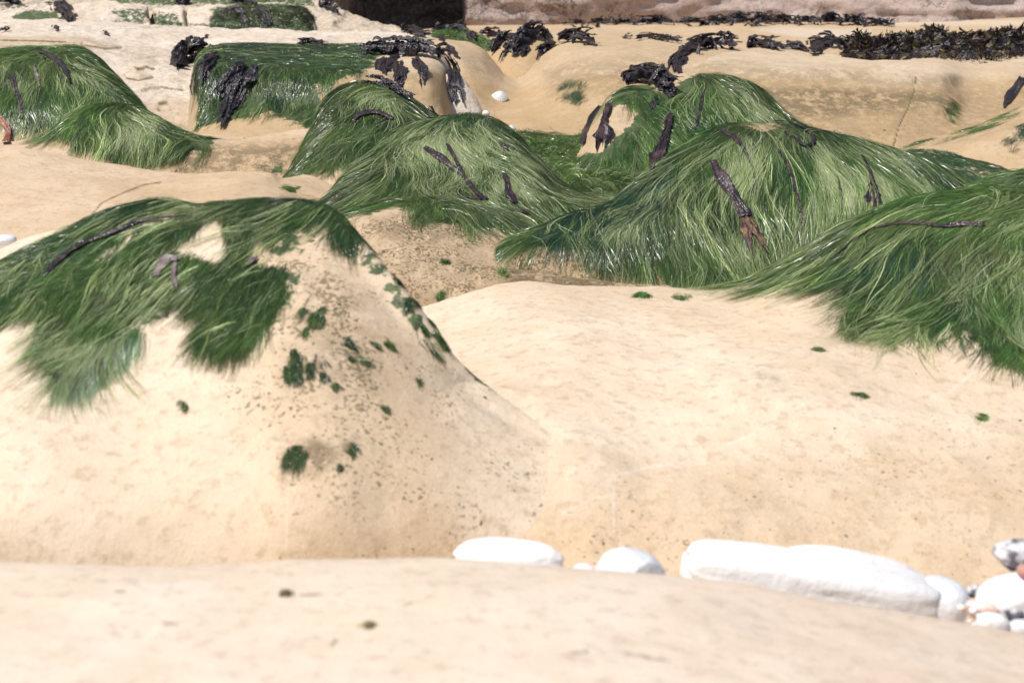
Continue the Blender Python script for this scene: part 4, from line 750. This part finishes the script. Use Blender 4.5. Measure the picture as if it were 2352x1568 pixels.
# ---- straps
strap('long shiny kelp strap lying across the seaweed cap of the near left mound', [(104,640),(128,612),(165,582),(222,552),(270,535),(318,515),(365,507),(407,503),(444,497)], 15, 'purple', 1, ([0,.1,.3,.5,.7,.85,1], [.35,.7,1,1.1,.6,.35,.15]), lift=3)
strap('bleached forked kelp scrap in the middle of the near seaweed cap', [(358,640),(372,615),(388,600),(411,601)], 20, 'grey', 2, ([0,.5,1], [.7,1,.7]), extra=[([(404,604),(402,630),(405,668)], 12)], lift=3.2)
strap('tiny pale kelp scrap right of centre on the near seaweed cap', [(568,615),(580,604),(593,594)], 10, 'grey', 3, lift=3)
strap('dark strap end at the crest of the near seaweed cap', [(615,470),(640,462),(700,463),(735,474)], 6, 'wrack', 4)
strap('large brown kelp strap with a frayed fork on the big hump right of centre', [(1636,377),(1650,400),(1668,427),(1684,455),(1701,480),(1712,505)], 20, 'purple', 5, ([0,.3,.6,1], [.7,1.1,1.2,1]), extra=[([(1704,485),(1712,515),(1718,550),(1722,580)], 19), ([(1706,485),(1725,520),(1742,548),(1758,573)], 20)], lift=3.5)
strap('slim curved kelp strap above the large brown one', [(1650,303),(1672,311),(1691,323),(1715,360),(1731,398),(1733,420),(1727,447)], 8, 'purple', 6, ([0,.2,.5,1], [.8,1.3,.8,.5]))
strap('long thread like kelp strap down the middle of the big hump', [(1771,330),(1795,362),(1815,400),(1826,440),(1838,480),(1841,530)], 6, 'purple', 7)
strap('hooked black kelp strap near the crest of the big hump', [(1775,284),(1800,285),(1821,290),(1848,303),(1864,318),(1866,334),(1851,342),(1838,336),(1822,322),(1801,308)], 7, 'wrack', 8, ([0,.2,.5,.7,1], [.4,.8,1.1,1,.7]), lift=3)
strap('dark knotted kelp strap on the right of the big hump', [(1978,362),(1990,385),(1998,405),(2004,440),(2006,495)], 9, 'purple', 9, extra=[([(1999,425),(1994,450),(1990,474)], 13), ([(2008,430),(2014,452),(2016,478)], 11)], lift=3)
strap('thin brown strap left of the dark knotted one', [(1922,405),(1928,430),(1932,460),(1933,493)], 5, 'purple', 10)
strap('long brown strap crossing the seaweed hump at the right edge', [(1912,602),(1950,568),(1999,535),(2040,524),(2073,520),(2120,522),(2173,526),(2215,521),(2262,524)], 11, 'purple', 11, ([0,.3,.6,.85,1], [.4,.6,.8,1.3,.7]), lift=3.5)
strap('broad brown strap running diagonally down the central hump', [(976,345),(995,358),(1017,373),(1045,395),(1067,413),(1083,435),(1094,450),(1117,466)], 14, 'purple', 12, ([0,.2,.5,.8,1], [.7,1.1,1,.7,.5]), lift=3.2)
strap('narrow strap beside the diagonal one on the central hump', [(1027,337),(1040,360),(1051,383),(1067,410)], 8, 'purple', 13, lift=3.2)
strap('purple strap on the right side of the central hump', [(1157,405),(1162,425),(1166,445),(1180,474)], 16, 'purple', 14, ([0,.4,.8,1], [.5,.9,1.1,.8]), lift=3.2)
strap('short flat strap at the lower end of the diagonal one', [(1055,456),(1085,460),(1118,465)], 8, 'purple', 15, lift=3)
strap('small strap scrap at the foot of the central hump seaweed', [(1185,488),(1200,494),(1216,500)], 11, 'purple', 16, lift=3)
strap('small strap scrap high on the right of the central hump', [(1146,333),(1155,341),(1166,350)], 10, 'purple', 17, lift=3)
strap('arched black strap on the lump left of the central hump', [(812,284),(825,270),(845,265),(870,264),(903,279)], 13, 'purple', 18, ([0,.3,.6,1], [.5,1,1.1,.5]), lift=2.5)
strap('thin strap on the right shoulder of the boulder with the kelp crown', [(1621,197),(1614,222),(1609,245),(1598,293)], 6, 'purple', 19)
strap('long crinkled strap hanging beside the shaggy dark seaweed', [(1540,268),(1532,295),(1522,325),(1512,355),(1500,395)], 17, 'purple', 20, ([0,.2,.5,.8,1], [.5,.8,.9,1.2,.5]), crinkle=1.3, extra=[([(1536,290),(1528,330),(1520,365)], 10)], lift=3)
strap('black strap on the seaweed of the far left hump', [(88,124),(108,130),(128,142),(146,160),(155,178),(160,196)], 13, 'wrack', 21, ([0,.3,.6,1], [.9,1.2,.7,.35]), lift=3)
strap('greyish kelp scrap with a long tail at the far left', [(25,181),(33,195),(37,210),(47,240),(53,276)], 7, 'purple', 22, ([0,.15,.3,1], [1.8,1.7,.8,.7]))
strap('thin pale strap between the two dark ones on the far left hump', [(78,156),(85,175),(92,203)], 6, 'grey', 23)
strap('rusty red kelp stalk at the left edge', [(-6,268),(6,280),(16,293),(22,308),(14,333)], 11, 'red', 24, ([0,.4,.7,1], [.7,1,1,1]), lift=3)
strap('purple strap hanging left of the fan shaped one', [(1378,248),(1366,270),(1352,295),(1343,333)], 16, 'wrack', 25, ([0,.3,.6,1], [.5,1,.9,.35]), crinkle=1.0)
strap('fan shaped grey black blade under the kelp crown', [(1400,243),(1396,265),(1390,290),(1384,330)], 24, 'purple', 26, ([0,.2,.5,.8,1], [.45,.6,.8,1.3,1.1]), crinkle=1.3, frayed=True)
strap('black strap hanging down the golden ledge at the right edge', [(2352,185),(2338,198),(2324,214),(2314,232),(2305,250)], 15, 'wrack', 27, ([0,.4,.8,1], [1,1,.8,.3]))
# ---- clumps
clump('black kelp bunch with a long tail on the left corner of the block shaped ledge', [([(478,98),(455,110),(430,125),(420,148)], 36, 7, 2.5), ([(455,135),(452,160),(450,200),(449,246)], 11, 3, .6)], seed=1)
clump('narrow black kelp bunch between the two larger ones on the block shaped ledge', [([(515,118),(495,135),(478,160),(468,190)], 24, 5, 2)], seed=2)
clump('thick hanging black kelp bunch on the green face of the block shaped ledge', [([(572,143),(550,165),(530,190),(515,222)], 34, 6, 2.5), ([(565,150),(555,195),(540,240),(520,292)], 34, 7, 2), ([(576,150),(578,175),(572,205)], 18, 3, 2)], seed=3)
clump('small black kelp heap on top of the block shaped ledge', [([(683,101),(715,99),(752,104)], 10, 4, 2.5)], seed=4)
clump('sprawling black kelp heap over the right corner of the block shaped ledge', [([(828,112),(870,112),(920,112),(970,115),(1015,125)], 32, 9, 3), ([(905,125),(895,140),(885,160),(895,172)], 30, 5, 1.5), ([(925,135),(920,160),(918,180),(908,200)], 20, 4, 1), ([(945,130),(960,150),(970,175),(972,196)], 17, 4, 1), ([(1010,105),(1030,115),(1042,125),(1055,137)], 12, 3, 1.5), ([(1005,115),(1030,140),(1038,170),(1040,200),(1045,238)], 24, 6, 1.5), ([(828,112),(850,108),(890,115)], 8, 2, 2)], seed=5)
clump('long black kelp bunch along the crest of the lump left of the central hump', [([(835,186),(865,187),(890,196),(915,215),(945,232)], 17, 5, 1.5)], seed=6)
clump('tiny black kelp bunch at the right end of the lump left of the central hump', [([(976,246),(990,254),(1005,263)], 9, 3, 1)], seed=7)
clump('black kelp pile over the golden lump behind the scooped valley', [([(1255,60),(1230,75),(1205,90),(1190,120)], 34, 8, 2.5), ([(1195,80),(1180,95),(1165,115),(1157,130)], 16, 3, 1.2), ([(1245,60),(1252,80),(1254,103)], 13, 3, 1), ([(1200,80),(1160,88),(1140,110),(1133,118)], 15, 4, 2), ([(1215,85),(1210,110),(1200,130)], 15, 3, 1)], seed=8)
clump('black kelp trailing over the green lump beside the cave', [([(926,66),(945,72),(970,80),(990,78)], 16, 5, 2.5), ([(985,72),(1030,64),(1060,66),(1075,70)], 9, 4, 2.5), ([(1008,72),(1010,85),(1014,95)], 8, 2, .8), ([(1080,72),(1082,88),(1086,100)], 12, 3, .8), ([(1100,75),(1130,80),(1150,78)], 12, 4, 2), ([(1062,60),(1056,52),(1070,66)], 9, 3, 3)], seed=9)
clump('black kelp heap with a trailing end on the right rim of the scooped valley', [([(1285,92),(1310,84),(1340,90),(1362,97)], 24, 7, 3), ([(1290,98),(1268,106),(1250,115),(1236,135)], 12, 4, 1)], seed=10)
clump('low black kelp strip on the ledge right of the scooped valley', [([(1430,85),(1448,86)], 8, 3, 2), ([(1460,90),(1490,84),(1520,90),(1566,96)], 11, 5, 2)], seed=11)
clump('crown of black kelp on the golden boulder in the middle', [([(1440,185),(1465,172),(1495,175),(1530,195)], 38, 8, 3), ([(1480,160),(1500,175),(1520,195),(1545,205)], 26, 5, 3), ([(1502,210),(1504,225),(1500,240),(1496,264)], 9, 2, .8), ([(1525,200),(1538,212),(1546,224)], 12, 3, 1)], seed=12)
clump('black kelp heap spilling over the left end of the long golden ledge', [([(1575,115),(1600,102),(1640,98),(1690,105)], 27, 8, 3), ([(1590,105),(1575,120),(1562,140),(1555,165)], 26, 6, 1.3)], seed=13)
clump('low black kelp strip on top of the long golden ledge', [([(1715,104),(1740,100),(1760,104),(1800,110)], 18, 5, 2.2), ([(1745,90),(1760,102),(1790,112)], 9, 3, 3), ([(1790,108),(1830,110),(1858,117)], 11, 4, 2)], seed=14)
clump('rounded black kelp heap beside the long olive wrack bed', [([(1870,118),(1890,102),(1915,98),(1938,108)], 26, 8, 3), ([(1850,100),(1870,97),(1885,92)], 7, 3, 2)], seed=15)
clump('black kelp on the boulders in the upper left, left hanging bunch', [([(522,22),(545,28),(556,40),(563,56)], 16, 5, 1)], seed=16)
clump('black kelp on the boulders in the upper left, right hanging bunch', [([(570,20),(590,26),(605,35),(612,60)], 14, 5, 1), ([(530,8),(560,4),(590,8)], 12, 4, 2)], seed=17)
clump('dark kelp bunch at the gap between boulders near the top left', [([(122,4),(135,15),(148,28),(158,45)], 24, 6, 2)], seed=18)
clump('dark kelp scrap on the top left corner boulders', [([(0,5),(25,3),(50,6)], 12, 4, 2)], seed=19)
clump('small dark kelp bunch on the upper boulders above the hanging bunches', [([(402,0),(420,4),(438,4)], 14, 4, 2)], seed=20)
clump('dark kelp on the right shoulder of the boulder pile', [([(735,8),(755,14),(775,30)], 14, 4, 2)], seed=21)
clump('tiny branched dark weed on the cream terrace', [([(120,62),(127,68),(133,72)], 5, 2, 2), ([(134,60),(128,68)], 4, 2, 2)], seed=22)
clump('flat dark kelp scrap at the left end of the cream terrace', [([(0,74),(12,70),(25,69)], 7, 3, 1)], seed=23)
clump('dry wispy weed scrap on the cream terrace', [([(233,80),(242,77),(250,81)], 6, 3, 1)], 'purple', seed=24)
LINE = [(1300,1345,53,5),(1352,1398,52,7),(1405,1460,52,8),(1460,1545,50,12),(1560,1620,50,8),(1622,1660,46,14),(1665,1715,44,15),(1715,1770,46,17),(1772,1830,47,15),(1830,1880,49,15),(1880,1930,48,16),(1930,1985,50,16),(1985,2050,54,12)]
WH = ['first small heap','second small heap','third small heap','long low heap','gap heap','short tall heap','peaked heap','largest heap','rounded heap','ragged heap','bushy heap','spreading heap','tapering last heap']
for i, ((x0, x1, y, w_), nm) in enumerate(zip(LINE, WH)):
    ordn = ['leftmost','second','third','fourth','fifth','sixth','middle','eighth','ninth','tenth','eleventh','second last','rightmost'][i]
    clump('black kelp heap at the cliff foot, ' + ordn + ' counted from the cave', [([(x0 - 3, y + 3), ((x0 + x1) / 2, y), (x1 + 4, y + 3)], w_, 6, 3)], seed=40 + i)
# ---- long olive wrack bed, far too many fronds to count
def wrack_bed():
    g = np.random.default_rng(5); parts = {0: [], 1: [], 2: []}
    top = ([1935,1980,2030,2080,2120,2160,2190,2230,2300,2352,2600], [95,78,82,78,66,56,66,68,66,66,66]); bot = ([1935,2000,2100,2200,2300,2352,2600], [124,127,127,122,117,115,115])
    V, Fc, mt = [], [], []; nvv = 0
    for k in range(5000):
        x = g.uniform(1935, 2600) if k % 6 else g.uniform(1935, 2100); yt = np.interp(x, *top); yb = np.interp(x, *bot); f = g.random()
        wob_ = float(fbm(np.array([[x * .02, 0, 0]]), 1.0, 3, 8)[0]); yt = yt - 9 * wob_ + 3; yb = yb + 5 * float(fbm(np.array([[x * .05, 3, 0]]), 1.0, 2, 9)[0])
        if float(vnoise(np.array([[x * .035, f * 1.6, 0]]), 1.0, 4)[0]) < -.45: continue
        y = yb + (yt - yb) * f; Y = 4.15 + .55 * f + g.uniform(-.05, .05)
        p = at(x, y, Y); u = Y / F; L = g.uniform(9, 22) * u * 1.25; wv = g.uniform(4, 8.5) * u
        an = g.uniform(0, 6.28); el = g.uniform(-1.2, .6) if f > .25 else g.uniform(-1.4, .2)
        d = np.array([math.cos(an) * math.cos(el), -abs(math.sin(an)) * math.cos(el), math.sin(el)]); s_ = np.cross(d, g.normal(0, 1, 3)); s_ /= np.linalg.norm(s_); nn = np.cross(d, s_)
        c = g.uniform(-.5, .5)
        # forked flat frond: stalk, then two lobes
        q = [p - s_*wv*.25, p + s_*wv*.25, p + d*L*.45 - s_*wv*.5 + nn*c*L*.2, p + d*L*.45 + s_*wv*.5 + nn*c*L*.2, p + d*L*.45 + nn*c*L*.3,
             p + d*L*1.0 - s_*wv*1.3 + nn*c*L*.6, p + d*L*.85 - s_*wv*.25 + nn*c*L*.5, p + d*L*.95 + s_*wv*1.3 + nn*c*L*.5, p + d*L*.85 + s_*wv*.25 + nn*c*L*.5]
        V += q; o = nvv; Fc += [(o, o+1, o+3, o+2), (o+2, o+4, o+6, o+5), (o+4, o+3, o+7, o+8)]; mt += [int(g.random() < .34) * 1 + int(g.random() < .05)] * 3; nvv += 9
    o = mesh_obj('wrack_bed', np.array(V), np.array(Fc), M['wrack'], smooth=False)
    o.data.materials.append(M['olive']); o.data.materials.append(M['brown']); o.data.polygons.foreach_set('material_index', np.array(mt, np.int32)); o.data.update()
    tag(o, 'thick bed of forked olive and black wrack along the upper right ledge', 'seaweed', kind='stuff')
wrack_bed()
# ---- stones
import bmesh
ICO = {}
def ico(sub):
    if sub not in ICO:
        bm = bmesh.new(); bmesh.ops.create_icosphere(bm, subdivisions=sub, radius=1); bm.verts.ensure_lookup_table()
        ICO[sub] = (np.array([v.co[:] for v in bm.verts]), np.array([[v.index for v in f.verts] for f in bm.faces])); bm.free()
    return ICO[sub]
def stone(label, cx, cy, w_, h_, Y, depth, mat, tilt=0, ex=2.3, nz=.06, seed=0, sub=5, cat='stone', name='pebble', group='pebbles and stones in the trench behind the front slab', yaw=0, facet=0):
    V, Fc = ico(sub); V = V.copy(); r = (np.abs(V) ** ex).sum(1) ** (1 / ex); V = V / r[:, None]
    V = V * (1 + nz * fbm(V + seed * 9.1, 1.3, 3, seed) + nz * .25 * fbm(V + seed, 6, 3, seed + 5))[:, None]
    if facet:
        g = np.random.default_rng(seed)
        for _ in range(facet):
            d = g.normal(0, 1, 3); d /= np.linalg.norm(d); q = V @ d; cut = g.uniform(.6, .8); V = V - d * (np.maximum(q - cut, 0) * .9)[:, None]
    u = Y / F; a, b, c = w_ / 2 * u, depth / 2 * u, h_ / 2 * u
    V = V * np.array([a, b, c]); t = R(tilt); V = V @ np.array([[math.cos(t), 0, -math.sin(t)], [0, 1, 0], [math.sin(t), 0, math.cos(t)]]).T if tilt else V
    p = at(cx, cy, Y)
    o = mesh_obj(name, V, Fc, M[mat]); o.location = tuple(p)
    return tag(o, label, cat, group)
stone('oval white pebble with reddish veins, leftmost in the trench', 1168, 1290, 276, 108, .99, 150, 'white2', -4, 2.4, .16, 1, facet=6)
stone('tiny white pebble between the veined one and the bluish one', 1340, 1318, 62, 52, .97, 60, 'white', 0, 2.2, .04, 2)
stone('bluish white domed pebble left of the longest stone', 1448, 1322, 178, 130, .97, 140, 'wgrey', -10, 2.3, .10, 3, facet=3)
stone('long white slab stone, the longest in the trench', 1862, 1341, 655, 134, .985, 170, 'white', -9.5, 4.6, .08, 4, cat='stone')
stone('flat veined white stone behind the long slab', 1960, 1316, 380, 112, 1.045, 120, 'white2', -12, 2.3, .06, 5)
stone('smooth rounded white pebble at the right end of the long slab', 2158, 1385, 142, 136, .985, 130, 'wgrey', -12, 2.3, .05, 6)
stone('big white pebble at the right edge under the grey flint', 2325, 1372, 186, 118, .985, 120, 'white', 14, 2.3, .10, 7, facet=3)
stone('mottled grey flint resting on the rock at the right edge', 2342, 1276, 142, 86, 1.0, 90, 'flint', 10, 2.4, .12, 8, facet=7)
stone('small pink pebble touching the grey flint', 2358, 1316, 56, 38, .95, 40, 'pink', -38, 2.2, .05, 9)
stone('orange rimmed pale pebble in front of the big white one', 2256, 1402, 88, 54, .945, 50, 'orange', -16, 2.5, .10, 10, facet=3)
stone('small creamy white pebble in front of the orange one', 2279, 1432, 82, 58, .915, 50, 'white', -8, 2.5, .05, 11)
stone('speckled grey pebble at the lower right', 2328, 1411, 54, 34, .935, 40, 'flint', 6, 2.4, .1, 12)
stone('tiny grey pebble tucked beside the rounded white one', 2238, 1357, 38, 32, 1.01, 30, 'flint', 20, 2.4, .1, 13)
stone('small pale pebble low at the right edge', 2345, 1440, 60, 40, .915, 40, 'wgrey', 0, 2.4, .06, 14)
stone('faint grey pebble under the speckled one', 2360, 1418, 40, 36, .96, 40, 'flint', 10, 2.4, .1, 15)
stone('white stone just inside the left edge above the near seaweed', 8, 552, 60, 26, 1.86, 40, 'wgrey', 4, 2.3, .05, 16, group='loose stones among the rocks')
stone('small white pebble at the bottom of the gap', 1116, 262, 17, 16, 3.42, 14, 'white', -25, 2.3, .05, 17, sub=4, group='loose stones among the rocks')
g_ = np.random.default_rng(77)
for k in range(16):
    x = g_.uniform(2195, 2350); y = g_.uniform(1400, 1450) - (2350 - x) * .05; sz = g_.uniform(10, 24)
    stone('tiny pale pebble in the litter between the trench stones at lower right', x, y, sz, sz * .7, g_.uniform(.93, .99), sz, ['white', 'flint', 'orange', 'wgrey'][k % 4], g_.uniform(-20, 20), 2.3, .1, 60 + k, sub=3)
# limpet shell: ribbed low cone
def limpet(label, cx, cy, w_, h_, Y, mat, ribs=26):
    V, Fc = [], []; nr, na = 12, 96; u = Y / F
    for i in range(nr):
        t = i / (nr - 1)
        for j in range(na):
            a = 6.2832 * j / na; r = t ** .72 * (1 + .045 * t * math.cos(ribs * a)) * (1 + .03 * math.sin(3 * a)); V.append((r * math.cos(a) * w_ / 2 * u, r * math.sin(a) * w_ / 2.3 * u, (1 - t) ** .9 * h_ * u * .9 + .06 * math.cos(ribs * a) * t * h_ * u * .5))
    a = np.arange(nr * na).reshape(nr, na); b = np.roll(a, -1, 1); Fc = np.stack([a[:-1], b[:-1], b[1:], a[1:]], -1).reshape(-1, 4)
    P, N = hit(cx, cy + h_ * .3); P = P + N * .004
    o = mesh_obj('limpet_shell', np.array(V), Fc, M[mat]); o.location = tuple(P); o.rotation_euler = Vector((N[0] * .3, -.42, .9)).to_track_quat('Z', 'Y').to_euler()
    return tag(o, label, 'shell', 'limpet shells on the rocks')
limpet('white limpet shell in the middle of the scooped golden valley', 1147, 222, 42, 20, 3.6, 'white')
stone('tiny round white shell in the wet green basin', 1270, 321, 7, 7, 2.96, 7, 'white', 0, 2, .02, 30, sub=3, group='loose stones among the rocks')
limpet('half hidden ribbed limpet shell behind the central hump', 1176, 296, 18, 9, 3.4, 'wgrey', 18)
